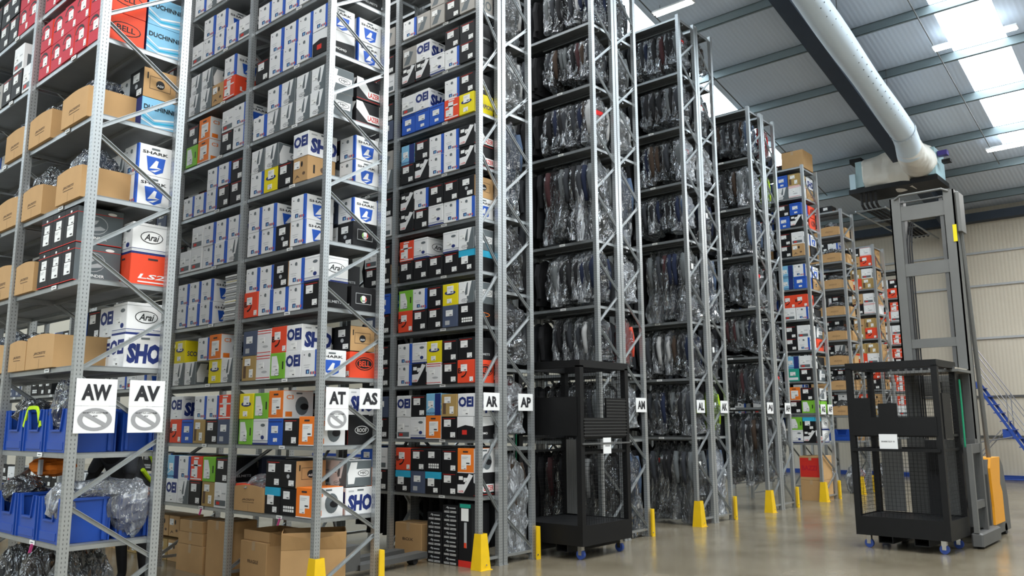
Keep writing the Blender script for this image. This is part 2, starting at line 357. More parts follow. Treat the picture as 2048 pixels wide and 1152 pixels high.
sticker('Q', E, .25, .5, .7, .78)
mb, E, S = design('F', 'blue-topped black', BK)
for F in (E, S): F.rect(0, .68, 1, .99, CY)
sticker('F', E, .18, .35, .60, .7); sticker('F', E, .55, .08, .82, .28)
mb, E, S = design('t', 'teal-banded', cm('teal')); E.rect(.1, .1, .9, .3, W_)
sticker('t', E, .25, .45, .7, .75)
mb, E, S = design('X', 'black red-trimmed', BK, cm('grey'), dims=(.37, .255, .315))
for F in (E, S): F.rect(0, .82, 1, .835, RD, 2); F.rect(0, .0, 1, .02, RD, 2)
for i in range(14): S.ell(.4, .52, .27-.002*i, .26, LG, 2) if i == 0 else None
S.ell(.4, .52, .255, .24, cm('grey'), 3); S.poly([(.2, .38), (.5, .5), (.62, .44), (.58, .40), (.3, .34)], LG, 4); S.poly([(.3, .62), (.46, .66), (.42, .56), (.3, .46), (.38, .56)], LG, 4)
S.text('THUNDER', .18, .12, .66, .2, PP, 4); S.ell(.75, .88, .1, .04, PP, 3)
E.ell(.5, .88, .07, .035, PP, 3)
sticker('X', E, .26, .18, .74, .50); sticker('X', E, .32, .52, .74, .74)
mb, E, S = design('I', 'white lettered orange-squared', W_, dims=(.365, .27, .285)); handle(S, .5, .9, .12, GR); S.text('WEAR IT!', .06, .6, .8, .72, cm('orangered')); S.rect(.06, .06, .36, .28, OG); S.ell(.2, .18, .05, .06, W_, 2); E.rect(0, 0, 1, .99, OG)
sticker('I', E, .24, .32, .82, .74)
for d in DES.values():
    d['me'] = d['mb'].mesh(d['name']); d['pm'] = [(n, p.mesh(n)) for n, p in d['parts']]

ORD = ['', 'first', 'second', 'third', 'fourth', 'fifth', 'sixth', 'seventh', 'eighth', 'ninth', 'tenth', 'eleventh', 'twelfth', 'thirteenth', 'fourteenth', 'fifteenth', 'sixteenth', 'seventeenth', 'eighteenth', 'nineteenth', 'twentieth']
BOXES = []
def put_box(code, x, y, z, label, group, sx=1, sy=1, sz=1, rz=0., low=False):
    BOXES.append((code, x, y, z, label, group, sx, sy, sz, rz, low))
def make_boxes():
    """the 300 boxes that show largest are things of their own; the rest are joined as stuff"""
    def score(b):
        v = Vector((b[1], b[2], b[3]+.13)) - Vector((0, 0, 1.65)); d = v.dot(_f)
        px, py = 1024 + 1646*v.dot(_ra)/d, 576 - 1646*v.dot(_ub)/d
        return 1e6 if (b[10] or not (-20 < px < 2060 and -25 < py < 1160)) else d
    bs = sorted(BOXES, key=score); stuff = MB()
    for k, (code, x, y, z, label, group, sx, sy, sz, rz, low) in enumerate(bs):
        d = DES[code]
        if k < 298 and score(bs[k]) < 1e5:
            o = link(d['name'], d['me'], None, (x, y, z), (0, 0, rz), (sx, sy, sz), label=label, category='box')
            if group: o['group'] = group
            for n, me in d['pm']: link(n, me, o)
        else:
            M = Matrix.Translation((x, y, z)) @ Matrix.Rotation(rz, 4, 'Z') @ Matrix.Diagonal((sx, sy, sz, 1))
            for p in [d['mb']] + [q for n, q in d['parts']]:
                n0 = len(stuff.v); mp = [stuff.mi(m) for m in p.mats]
                stuff.v += [tuple(M @ Vector(v)) for v in p.v]; stuff.f += [tuple(n0+i for i in f) for f in p.f]; stuff.m += [mp[i] for i in p.m]
    o = stuff.build('helmet_boxes', label='remaining boxes on rack halves behind and on far racks', category='boxes'); o['kind'] = 'stuff'
    print('boxes', len(BOXES))

YF = 6.758; BAY = 1.552
SLOT = .278
def fill_shelf(rack, xf, z, bay, bottom, top, lev, inset=.02, depth=None):
    """rows of boxes facing -X on one shelf of one bay, slot 0 is nearest the end post"""
    ys = YF + .035 + bay*BAY + .03
    for row, s in ((0, bottom), (1, top)):
        for i, c in enumerate(s):
            if c in '. ': continue
            d = DES[c]; rnd.seed(hash((rack, lev, bay, row, i, c)) & 0xffff if False else (ord(rack[1])*7919 + lev*131 + bay*37 + row*11 + i*3 + ord(c)))
            zz = z + .002
            if row:
                b = bottom[i] if i < len(bottom) else '.'
                if b in '. ': b = bottom[i-1] if i and i-1 < len(bottom) and bottom[i-1] not in '. ' else (bottom[i+1] if i+1 < len(bottom) else '.')
                if b in '. ': zz = z + .002
                else: zz = z + .004 + DES[b]['dims'][2]
            sy = min(1, (SLOT-.004)/d['dims'][1])
            jx = rnd.uniform(0, .012)
            if row and zz > z + .1 and zz + d['dims'][2] > z + .6: sz = .95
            else: sz = 1
            bn = ', second bay' if bay else ''
            lb = '%s box, %s from post%s, %s row, %s shelf up, %s rack' % (d['desc'], ORD[i+1], bn, 'upper' if row else 'lower', ORD[lev], rack)
            put_box(c, xf + inset + jx + d['dims'][0]/2, ys + SLOT*i + SLOT/2, zz, lb, 'boxed goods on the %s rack' % rack, sy=sy, sz=sz, rz=rnd.uniform(-.012, .012))

# ------------------------------------------------------------------ shelving racks
_post = {}
def post_mesh(h):
    k = round(h, 2)
    if k not in _post:
        mb = MB(); w, d, t = .034, .030, .012
        mb.box(-w, -d, 0, w, -d+t, h, perf); mb.box(-w, -d+t, 0, -w+t, d, h, perf); mb.box(w-t, -d+t, 0, w, d, h, perf)
        mb.box(-w+t, .0, 0, w-t, .006, h, galv)
        mb.box(-w-.003, -d-.01, 0, w+.003, d+.01, .008, galv)
        _post[k] = mb.mesh('upright')
    return _post[k]
_shelf = {}
def shelf_mesh(wx, by):
    k = (round(wx, 3), round(by, 3))
    if k not in _shelf:
        mb = MB(); t = .042
        mb.box(-wx/2, 0, -t*.25, wx/2, by, 0, shelf_m)
        mb.box(-wx/2, 0, -t, -wx/2+.012, by, -t*.25, galv); mb.box(wx/2-.012, 0, -t, wx/2, by, -t*.25, galv)
        mb.box(-wx/2, 0, -t, wx/2, .012, -t*.25, galv); mb.box(-wx/2, by-.012, -t, wx/2, by, -t*.25, galv)
        mb.box(-.02, .012, -t, .02, by-.012, -t*.25, shelf_m)
        _shelf[k] = mb.mesh('shelf')
    return _shelf[k]
tagm = MB(); tagm.box(-.004, -.05, -.016, 0, .05, .016, cm('paper')); tagm.box(-.005, -.03, -.004, -.0035, .03, .003, cm('grey')); tagm = tagm.mesh('shelf_tag')
pinkm = MB(); pinkm.bar((-.006, 0, 0), (-.012, .025, -.07), .026, .003, pink); pinkm = pinkm.mesh('pink_ribbon')
def rack(x0, x1, top, levels, bays, label, mirror=False, dbl=False, pinks=()):
    r = thing('shelving_rack', label, 'rack', (0, 0, 0))
    ys = [YF + BAY*k for k in range(bays+1)]; w = x1-x0
    pm = post_mesh(top)
    for k, y in enumerate(ys):
        for x in (x0, x1): link('upright', pm, r, (x, y, 0), (0, 0, 0 if x == x0 else math.pi) if False else None)
    # zig-zag bracing of the frames
    for k, y in enumerate(ys[:3]):
        z = .1; left = not mirror; p = .49 if w > .3 else .45
        zs = [.10] + [.575 + .4925*i for i in range(40)]
        i = 0
        while i+1 < len(zs) and zs[i+1] < top-.05:
            za, zb = zs[i], zs[i+1]
            xa, xb = (x0, x1) if (i % 2 == 0) != mirror else (x1, x0)
            s = .018
            a = Vector((xa, y-.0, za+ (.02))); b = Vector((xb, y-.0, zb-.02))
            mb = MB(); d = (b-a); n = d.normalized(); u = Vector((0, 1, 0)); q = n.cross(u)
            for off, hw, th in ((0, .016, .003),):
                mb.bar(a, b, .004, .030, galv)
            # channel lips
            mb.bar(a + q*.015 + u*-.010, b + q*.015 + u*-.010, .022, .004, galv); mb.bar(a - q*.015 + u*-.010, b - q*.015 + u*-.010, .022, .004, galv)
            mb.build('brace', r)
            i += 1
        mb = MB(); mb.bar((x0, y, .1), (x1, y, .1), .03, .03, galv); mb.build('brace', r)
    for b in range(bays):
        for z in levels:
            sm = shelf_mesh(w-.02, BAY-.068)
            link('shelf', sm, r, ((x0+x1)/2, ys[b]+.034, z))
            if z < 7: link('shelf_tag', tagm, r, (x0+.004, ys[b] + .62, z-.02))
            if z in pinks and b < 2: link('pink_ribbon', pinkm, r, (x0+.004, ys[b]+.60, z-.03), label='pink ribbon tag')
    return r

ATL = [.751, 1.439, 2.118, 2.812, 3.498, 4.188, 4.860, 5.545, 6.235, 6.92, 7.6]
ARL = [.80, 1.462, 2.13, 2.825, 3.494, 4.16, 4.825, 5.525, 6.225, 6.91, 7.6]
G1 = [1.39, 2.35, 3.32, 4.29, 5.70, 6.68, 7.67, 8.62]
G2 = [1.41, 2.37, 3.33, 4.74, 5.74, 6.74, 7.74, 8.77]
G3 = [1.92, 2.88, 3.82, 4.87, 5.84, 6.84, 7.85]
AGL = [1.2, 1.826, 2.51, 3.174, 3.844, 4.522, 5.25, 5.911, 6.58, 7.27]
AEL = [1.2, 1.79, 2.38, 2.97, 3.56, 4.15, 4.80, 5.45, 6.1, 6.70]
ACL = [1.2, 1.80, 2.45, 3.1, 3.75, 4.4, 5.05, 5.65, 6.18]
AAL = [1.2, 1.80, 2.45, 3.1, 3.75, 4.4, 5.05, 5.85]

# ------------------------------------------------------------------ the building
concrete = D.materials.new('polished_concrete'); nt, N, L, P = nodes(concrete)
tc = N.new('ShaderNodeTexCoord'); n1 = N.new('ShaderNodeTexNoise'); n1.inputs['Scale'].default_value = .9; n1.inputs['Detail'].default_value = 8; n1.inputs['Roughness'].default_value = .62
L.new(tc.outputs['Object'], n1.inputs['Vector'])
cr = N.new('ShaderNodeValToRGB'); cr.color_ramp.elements[0].position = .3; cr.color_ramp.elements[0].color = (.14, .116, .078, 1); cr.color_ramp.elements[1].position = .72; cr.color_ramp.elements[1].color = (.25, .215, .158, 1)
L.new(n1.outputs['Fac'], cr.inputs[0]); L.new(cr.outputs[0], P.inputs['Base Color'])
mr = N.new('ShaderNodeMapRange'); mr.inputs[3].default_value = .10; mr.inputs[4].default_value = .32
n2 = N.new('ShaderNodeTexNoise'); n2.inputs['Scale'].default_value = 2.3; n2.inputs['Detail'].default_value = 5; L.new(tc.outputs['Object'], n2.inputs['Vector'])
L.new(n2.outputs['Fac'], mr.inputs[0]); L.new(mr.outputs[0], P.inputs['Roughness']); P.inputs['Specular IOR Level'].default_value = .6

def ribbed(name, col, axis, freq, strength):
    m = D.materials.new(name); nt, N, L, P = nodes(m)
    P.inputs['Base Color'].default_value = (*col, 1); P.inputs['Roughness'].default_value = .45
    tc = N.new('ShaderNodeTexCoord'); wv = N.new('ShaderNodeTexWave'); wv.bands_direction = axis; wv.inputs['Scale'].default_value = freq
    wv.inputs['Distortion'].default_value = 0; L.new(tc.outputs['Object'], wv.inputs['Vector'])
    bp = N.new('ShaderNodeBump'); bp.inputs['Strength'].default_value = strength; bp.inputs['Distance'].default_value = .02
    L.new(wv.outputs['Fac'], bp.inputs['Height']); L.new(bp.outputs[0], P.inputs['Normal'])
    mx = N.new('ShaderNodeMix'); mx.data_type = 'RGBA'; mx.inputs[6].default_value = (*[c*.95 for c in col], 1); mx.inputs[7].default_value = (*col, 1)
    L.new(wv.outputs['Fac'], mx.inputs[0]); L.new(mx.outputs[2], P.inputs['Base Color'])
    MATS[name] = m; return m
roofm = ribbed('roof_liner', (.62, .69, .79), 'Y', 3.2, .2)
wallm = ribbed('wall_liner', (.62, .56, .46), 'Y', 3.2, .12)
XW, ZW, SL = 27.1, 7.9, .21
def rz(x): return ZW + SL*(XW-abs(x))
Y0, Y1 = -19.0, 38.0
mb = MB(); mb.box(-XW-.2, Y0-.2, -.25, XW+.2, Y1+.2, 0, concrete); mb.build('floor', kind='structure')
glass = emis('skylight_sheet', (.82, .93, 1.0), SKYLIGHT)
strips = [(2.83+6.08*k, 3.85+6.08*k) for k in range(-3, 6)]
for side in (1, -1):
    mb = MB(); ys = [Y0] + [y for s in strips for y in s] + [Y1]
    for i in range(0, len(ys), 2):
        a, b = ys[i], ys[i+1]
        for (xa, xb) in ((0, XW),):
            p = [(side*xa, a, rz(xa)), (side*xb, a, rz(xb)), (side*xb, b, rz(xb)), (side*xa, b, rz(xa))]
            q = [(x, y, z+.08) for x, y, z in p]
            if side < 0: p = p[::-1]; q = q[::-1]
            mb.quad(p[::-1], roofm); mb.quad(q, roofm)
            for j in range(4): k = (j+1) % 4; mb.quad([p[j], p[k], q[k], q[j]], roofm)
    # roof sheet between ends of skylight strips (ridge and eaves)
    for a, b in strips:
        for xa, xb in ((0, 3.0), (23.6, XW)):
            p = [(side*xa, a, rz(xa)), (side*xb, a, rz(xb)), (side*xb, b, rz(xb)), (side*xa, b, rz(xa))]
            if side < 0: p = p[::-1]
            mb.quad(p[::-1], roofm); mb.quad([(x, y, z+.08) for x, y, z in p], roofm)
    c = mb.build('ceiling', kind='structure')
    for a, b in strips:
        m2 = MB(); m2.quad([(side*3, a, rz(3)+.03), (side*3, b, rz(3)+.03), (side*23.6, b, rz(23.6)+.03), (side*23.6, a, rz(23.6)+.03)][::side], glass)
        m2.build('skylight_panel', c, label='glowing translucent skylight strip')
for nm, (x0, x1) in (('wall_right', (XW, XW+.2)), ('wall_left', (-XW-.2, -XW))):
    mb = MB(); mb.box(x0, Y0, 0, x1, Y1, ZW+.05, wallm); wl = mb.build(nm, kind='structure')
    if nm == 'wall_right':
        for z in (1.197, 2.329, 4.014, 5.559, 6.54):
            m2 = MB(); m2.box(XW-.06, Y0, z-.03, XW, Y1, z+.03, cm('lgrey') if z > 2.5 else greyp); m2.build('wall_rail', wl)
        m2 = MB(); m2.box(XW-.14, Y0, .0, XW, Y1, .12, mat('blue_kerb', (.01, .05, .28), .5)); m2.build('floor_kerb', wl, label='dark blue kerb')
        m2 = MB(); m2.box(XW-.32, Y0, 7.45, XW, Y1, 7.7, darksteel); m2.build('eaves_beam', wl)
for nm, y in (('wall_front', Y0), ('wall_back', Y1)):
    mb = MB()
    t = .1 if y > 0 else -.1
    for a, b in ((y, y+t),):
        pts = [(-XW, 0), (XW, 0), (XW, ZW), (0, rz(0)), (-XW, ZW)]
        mb.quad([(x, y, z) for x, z in pts], wallm); mb.quad([(x, y+t, z) for x, z in pts[::-1]], wallm)
    mb.build(nm, kind='structure')
# purlins (run along Y), each its own piece
for k, x in enumerate([15.5+1.775*i for i in range(-8, 7)]):
    if x > XW-.3: continue
    mb = MB(); z = rz(x); y0, y1 = -6, 26
    mb.box(x-.005, y0, z-.22, x+.005, y1, z-.0, purlin_m); mb.box(x-.06, y0, z-.225, x+.005, y1, z-.215, purlin_m); mb.box(x-.005, y0, z-.015, x+.07, y1, z-.005+SL*-.0, purlin_m)
    mb.box(x-.06, y0, z-.225, x-.055, y1, z-.19, purlin_m)
    mb.build('trim_%d' % (k+1), kind='structure', label='galvanised roof purlin')
# rafter (portal frame beam), sloping along X
def rafter(yc, n):
    mb = MB()
    for a, b, dz0, dz1, hw in ((0, XW, -.80, -.76, .17), (0, XW, -.24, -.22, .17), (0, XW, -.78, -.22, .015)):
        A = [(a, yc-hw, rz(a)+dz0), (b, yc-hw, rz(b)+dz0), (b, yc+hw, rz(b)+dz0), (a, yc+hw, rz(a)+dz0)]
        B = [(x, y, z+dz1-dz0) for x, y, z in A]
        mb.quad(A[::-1], darksteel); mb.quad(B, darksteel)
        for j in range(4): k = (j+1) % 4; mb.quad([A[j], A[k], B[k], B[j]], darksteel)
    for x in (15.5, 19.05, 22.6):   # web stiffeners
        mb.box(x-.008, yc-.12, rz(x)-.7, x+.008, yc+.12, rz(x)-.25, darksteel)
    mb.box(XW-.45, yc-.13, 0, XW-.41, yc+.13, ZW-.7, greyp); mb.box(XW-.1, yc-.13, 0, XW-.06, yc+.13, ZW-.7, greyp); mb.box(XW-.42, yc-.01, 0, XW-.1, yc+.01, ZW-.7, greyp)
    return mb.build('trim_%d' % n, kind='structure', label='dark steel portal rafter and column')
rafter(5.87, 40); rafter(17.9, 41); rafter(-6.2, 42)
# thin conduit and bracing rod on the roof beside the skylights
for i, yy in enumerate((4.05, 8.55)):
    mb = MB(); mb.tube([(8, yy, rz(8)-.28), (24, yy, rz(24)-.28)], .014, greyp, 6)
    mb.build('conduit', label=('thin conduit under the roof beside right-hand skylight' if i == 0 else 'thin conduit under the roof behind the tall racks'), category='pipe')
# fluorescent batten lights
tubew = emis('lamp_tube', (1, .98, .93), 14)
for i, (x, y, ln, dz, lb) in enumerate(((18.25, 3.29, 1.55, .35, 'long strip lamp crossing the right-hand skylight'), (23.1, 3.2, 1.9, .32, 'long strip lamp below the end of the right-hand skylight'), (14.3, 8.0, .9, .4, 'strip lamp high behind the tall jacket racks'), (17.6, 7.7, .2, 3.7, 'small lamp beside the jacket rack top'))):
    if i == 3: continue
    t = thing('strip_lamp', lb, 'lamp', (x, y, rz(x)-dz)); z = 0
    mb = MB(); mb.box(-.09, -ln/2, 0, .09, ln/2, .05, signw); mb.box(-.12, -ln/2, .0, -.09, ln/2, .02, signw); mb.box(.09, -ln/2, .0, .12, ln/2, .02, signw); mb.build('housing', t)
    for sx in (-.05, .05):
        m2 = MB(); m2.tube([(sx, -ln/2+.02, -.02), (sx, ln/2-.02, -.02)], .016, tubew, 8); m2.build('lamp_tube', t)
    for sy in (-ln*.35, ln*.35):
        m2 = MB(); m2.tube([(0, sy, .05), (0, sy, dz-.22 if dz > .25 else .1)], .006, greyp, 5); m2.build('hanger_rod', t)

# ------------------------------------------------------------------ racks
rack(2.592, 3.279, 8.3, ATL, 3, 'galvanised rack nearest the camera at far left carrying signs AW and AV', pinks=(.751,))
rack(4.861, 5.590, 8.3, ATL, 8, 'galvanised rack of helmet boxes carrying signs AT and AS', pinks=(.751,))
rack(7.118, 7.462, 8.6, ARL, 3, 'narrow galvanised rack of boxes with sign AR')
rack(7.548, 8.073, 9.0, [z-.03 for z in G1], 2, 'galvanised garment rack with sign AP beside first black cage', mirror=True)
rack(9.573, 10.105, 9.0, G1, 2, 'tall garment rack facing the first black cage, back to back with AM')
rack(10.191, 10.728, 9.0, [z+.02 for z in G1], 2, 'tall garment rack with sign AM', mirror=True)
rack(12.217, 12.757, 8.79, G2, 2, 'tall garment rack with sign AL')
rack(12.842, 13.394, 8.79, G2, 2, 'tall garment rack with sign AK', mirror=True)
rack(14.884, 15.425, 7.87, G3, 2, 'garment rack with sign AJ')
rack(15.508, 16.045, 7.87, G3, 2, 'garment rack with sign AH', mirror=True)
rack(17.526, 18.307, 7.29, AGL, 2, 'box rack with signs AG and AF, big carton on top')
rack(19.775, 20.538, 6.72, AEL, 2, 'rack of kraft bins seen above second black cage')
rack(21.984, 22.789, 6.2, ACL, 2, 'short rack of small cartons left of the mast')
rack(24.20, 25.00, 5.87, AAL, 2, 'farthest short rack, half hidden by the grey mast')

# yellow post guards
def guard(x, y, kind, lb):
    mb = MB()
    if kind == 'L':
        a, b, h, t = .082, .052, .40, .006
        Pb = [(-a, -a), (a, -a), (a, a*.3), (-a, a)]; Pt = [(-b, -b), (b, -b), (b, b*.3), (-b, b)]
        for i, j in ((0, 1), (1, 2), (3, 0)):
            q = [(*Pb[i], 0), (*Pb[j], 0), (*Pt[j], h), (*Pt[i], h)]; mb.quad(q, yellow)
            mb.quad([(p[0]*.93, p[1]*.93, p[2]) for p in q][::-1], yellow)
        for i, j in ((0, 1), (1, 2), (3, 0)):
            mb.quad([(*Pt[i], h), (*Pt[j], h), (Pt[j][0]*.93, Pt[j][1]*.93, h), (Pt[i][0]*.93, Pt[i][1]*.93, h)], yellow)
        mb.box(-a-.015, -a-.015, 0, a+.015, -a+.01, .006, yellow)
    else:
        a, b, h = .062, .048, .39
        mb.box(.035, -a, 0, .062, a, h, yellow, taper=.82); mb.box(-.01, -.066, 0, .062, -.05, h, yellow, taper=.85)
    g = mb.build('post_guard', None, (x, y, 0), label=lb, category='guard')
    m2 = MB(); m2.tube([(0, -.088 if kind == 'L' else -.07, .06), (0, -.094 if kind == 'L' else -.075, .06)], .01, chrome, 8); m2.build('bolt', g)
for x, s in ((4.861, 'AT'), (7.118, 'AR'), (9.573, 'unlabelled jacket rack by the cage'), (12.217, 'AL'), (14.884, 'AJ'), (17.526, 'AG'), (19.775, 'kraft-bin rack')):
    if s.startswith('unl'): continue
    guard(x, YF-.03, 'L', 'wide tapered yellow guard at foot of %s post' % s)
for x, s in ((5.590, 'AS'), (8.073, 'AP'), (10.728, 'AM'), (13.394, 'AK'), (16.045, 'AH'), (18.307, 'AF'), (20.538, 'kraft-bin rack')):
    guard(x, YF-.02, 'R', 'narrow yellow guard at foot of %s post' % s)

# signs
def sign(txt, xc, w=.29, extra=False):
    s = thing('rack_sign', 'white rack sign reading %s in black letters' % txt, 'sign', (xc, YF-.043, 1.905))
    mb = MB(); mb.box(-w/2, 0, -.105, w/2, .004, .105, signw); mb.build('plate', s)
    mb = MB(); F = Face(mb, 'S', w, 0, .21); F.o = Vector((-w/2, 0, -.105)); F.text(txt, .14, .20, .86, .80, signk, 3, 0, .045); mb.build('lettering', s)
    if extra:
        q = thing('no_entry_notice', 'white notice with grey prohibition ring under sign %s' % txt, 'notice', (xc, YF-.045, 1.695))
        mb = MB(); mb.box(-w/2, 0, -.105, w/2, .003, .103, signw); mb.build('sheet', q)
        mb = MB(); F = Face(mb, 'S', w, 0, .21); F.o = Vector((-w/2, 0, -.105)); n = 28
        for i in range(n):
            a0, a1 = 2*math.pi*i/n, 2*math.pi*(i+1)/n
            F.poly([(.5+.42*math.cos(a0), .5+.42*math.sin(a0)), (.5+.42*math.cos(a1), .5+.42*math.sin(a1)), (.5+.30*math.cos(a1), .5+.30*math.sin(a1)), (.5+.30*math.cos(a0), .5+.30*math.sin(a0))], signg, 2)
        F.poly([(.20, .66), (.28, .76), (.80, .34), (.72, .24)], signg, 3)
        F.text('DO NOT PUT AWAY FROM', .2, .72, .8, .77, signk, 5); F.text(txt, .44, .6, .56, .66, signk, 5)
        mb.build('ring_symbol', q)
for t, x, wd, e in (('AW', 2.735, .31, 1), ('AV', 3.135, .29, 1), ('AT', 5.04, .275, 1), ('AS', 5.45, .27, 0), ('AR', 7.293, .28, 0), ('AP', 7.92, .28, 0), ('AM', 10.582, .28, 0), ('AL', 12.40, .27, 0), ('AK', 13.227, .27, 0), ('AJ', 15.09, .27, 0), ('AH', 15.905, .27, 0), ('AG', 17.75, .27, 0), ('AF', 18.15, .27, 0)):
    sign(t, x, wd, e)

# ------------------------------------------------------------------ boxes on the AT rack
AT = {  # level index: (bay0 bottom, bay0 top, bay1 bottom, bay1 top), first letter nearest the end post
 0: ('OkF..', '.GK.B', 'WMKHE', 'KNTSD'),
 1: ('OKUAN', '..ONY', 'QKMUB', 'TSS.E'),
 2: ('SENPM', '.EBPQ', 'HY.HH', '.OS.Y'),
 3: ('KSSSB', 'ASGSS', 'M.SSS', 'M.SSS'),
 4: ('.SGSS', '.S.SS', 'HSSWW', 'SSSW.'),
 5: ('.CKYS', '.E.HH', 'KKSSS', 'KSS..'),
 6: ('HHHHS', 'HHHS.', 'SK.ON', 'SW.OK'),
 7: ('ZSSSK', 'SSSS.', '.TCHH', '.S.HH'),
 8: ('SSSSS', 'SSSS.', 'WSSSW', '..SS.'),
 9: ('SHSWS', 'SS.W.', 'WWSHS', 'SWW..')}
for lev, (a, b, c, d) in AT.items():
    z = ATL[lev]; fill_shelf('AT', 4.835, z, 0, a, b, lev+1)
    if lev == 3: c, d = '..SSS', '..SSS'
    fill_shelf('AT', 4.835, z, 1, c, d, lev+1)
# AS half of the same frame: first boxes, seen from the aisle end
AS = {0: 'EH', 1: 'RE', 2: 'BG', 3: 'gQ', 4: 'gS', 5: 'SS', 6: 'LL', 7: 'SS', 8: 'KL', 9: 'SW'}
for lev, s in AS.items():
    z = ATL[lev]
    for r_, c in enumerate(s):
        d = DES[c]; zz = z+.002 + (DES[s[0]]['dims'][2]+.002 if r_ else 0)
        put_box(c, 5.425, YF+.035+.03+.14+(.5 if (lev == 3 and r_) else 0), zz, '%s box at aisle end, %s row, %s shelf up, AS side' % (d['desc'], 'upper' if r_ else 'lower', ORD[lev+1]), 'boxed goods on the AS side', sx=.9, sz=.97)
def back_rows(xc, levels, y_from, nb, rows=2, pal='SKgSWHkKQKG', sx=.88, gap=.30):
    """the far half of a double-sided frame, filled with boxes facing the other aisle"""
    rnd.seed(int(xc*10))
    for z in levels:
        for b in range(nb):
            for i in range(5):
                y = YF+.205+SLOT*i+BAY*b
                if y < y_from: continue
                for r_ in range(rows):
                    if rnd.random() < .06: continue
                    c = rnd.choice(pal); d = DES[c]
                    put_box(c, xc, y, z+.002+r_*.29, '', None, sx=sx, sz=.92, low=True)
back_rows(5.435, ATL, YF+.35, 3)
back_rows(5.02, ATL[:6], YF+.2+2*BAY, 8, 1)
back_rows(5.3, [.0], YF+.2+2*BAY, 8, 2, 'CCMC')
back_rows(7.27, ARL, YF+.2+2*BAY, 2); back_rows(18.12, AGL, YF+.35, 2); back_rows(17.7, AGL, YF+.8, 2)
back_rows(20.0, AEL[1:], YF+1.1, 2, 1); back_rows(22.2, ACL[1:], YF+.8, 2); back_rows(24.4, AAL[1:], YF+.8, 2); back_rows(20.37, AEL[1:], YF+.45, 2, 1)
back_rows(3.14, ATL[3:], YF+.35, 3, 2, sx=.74); back_rows(2.78, ATL[6:], YF+.2+2*BAY, 3, 2)
# stack of magazines on AT fourth shelf, second bay
for k in range(20):
    mb = MB(); h = .026; mb.box(-.15, -.12, 0, .15, .12, h-.003, PP if k % 3 else LG); mb.box(-.151, -.121, .002, .13, .11, .006, cm('yellow') if k in (17, 8) else GR)
    mb.build('magazine', None, (5.0+rnd.uniform(-.01, .01), 8.50+rnd.uniform(-.01, .01), ATL[3]+.002+h*k), label='flat packet, %s from bottom of tall stack beside AT middle post' % ORD[k+1], category='magazine', group='stack of flat packets on AT rack')

# boxes on the AR rack
AR = {
 0: ('LKFQF', 'OKkKB'), 1: ('ZKOAW', 'EMDKE'), 2: ('BKPLS', 'KKYAS'), 3: ('kQKKB', 'HYKSN'), 4: ('FKKKK', 'HA.AT'), 5: ('SSAKL', 'GKKSL'),
 6: ('LSSLK', 'LSSKD'), 7: ('YTUUU', 'KS.EW'), 8: ('KSALL', 'KK.Ew'), 9: ('wKwwS', 'K.w..')}
AR2 = {0: ('KO', 'WU'), 1: ('KW', 'QK'), 2: ('KK', 'KW'), 3: ('KQ', 'UK'), 4: ('GK', 'KW'), 5: ('WH', 'KS'), 6: ('HW', 'wK'), 7: ('QK', 'Kw'), 8: ('WK', 'Kw'), 9: ('wK', '..')}
for lev in AR:
    fill_shelf('AR', 7.105, ARL[lev], 0, *AR[lev], lev+1, inset=-.01); fill_shelf('AR', 7.105, ARL[lev], 1, *AR2[lev], lev+1, inset=-.01)

# boxes on the AG / AF rack
AG = {0: ('LA', 'FN'), 1: ('NK', 'KO'), 2: ('Kt', 'WD'), 3: ('SK', 'WK'), 4: ('SW', 'BB'), 5: ('UD', 'SD'), 6: ('CK', 'WK'), 7: ('LU', 'UK'), 8: ('PH', 'MU')}
AF = {0: 'AA', 1: 'NW', 2: 'HK', 3: 'BH', 4: 'KK', 5: 'GS', 6: 'KS', 7: 'BB', 8: 'CE'}
for lev in AG:
    fill_shelf('AG', 17.505, AGL[lev], 0, *[s+'.' for s in AG[lev]], lev+1)
    for r_, c in enumerate(AF[lev]):
        d = DES[c]
        put_box(c, 18.12, YF+.205, AGL[lev]+.002+(.276 if r_ else 0), '%s box at aisle end, %s row, %s shelf up, AF side' % (d['desc'], 'upper' if r_ else 'lower', ORD[lev+1]), 'boxed goods on the AF side', sz=.95)

# AW / AV rack boxes
for r_ in (0, 1):
    for i in range(3):
        put_box('X', 2.59+.185, 6.99+.128+.26*i, ATL[3]+.003+r_*.318, 'black red-trimmed box with %s labels, %s from post, %s row, AW rack' % ('two white', ORD[i+1], 'upper' if r_ else 'lower'), 'black red-trimmed boxes on AW rack', sz=.97 if r_ else 1)
for lev, a, b, c, d in ((6, 'VVVVV', 'VVVVV', 'WKKwK', '.W...'), (7, 'VVVVV', 'VVVVV', 'VVKKK', 'VVKKK'), (8, 'VVVVK', '', 'KKKKK', '')):
    fill_shelf('AW', 2.566, ATL[lev], 0, a, b, lev+1); fill_shelf('AW', 2.566, ATL[lev], 1, c, d, lev+1)
fill_shelf('AW', 2.70, ATL[2], 0, '', '', 3)
AV = {2: 'EA', 3: 'JA', 4: 'SS', 5: 'DG', 6: 'DD', 7: 'DD', 8: 'WK'}
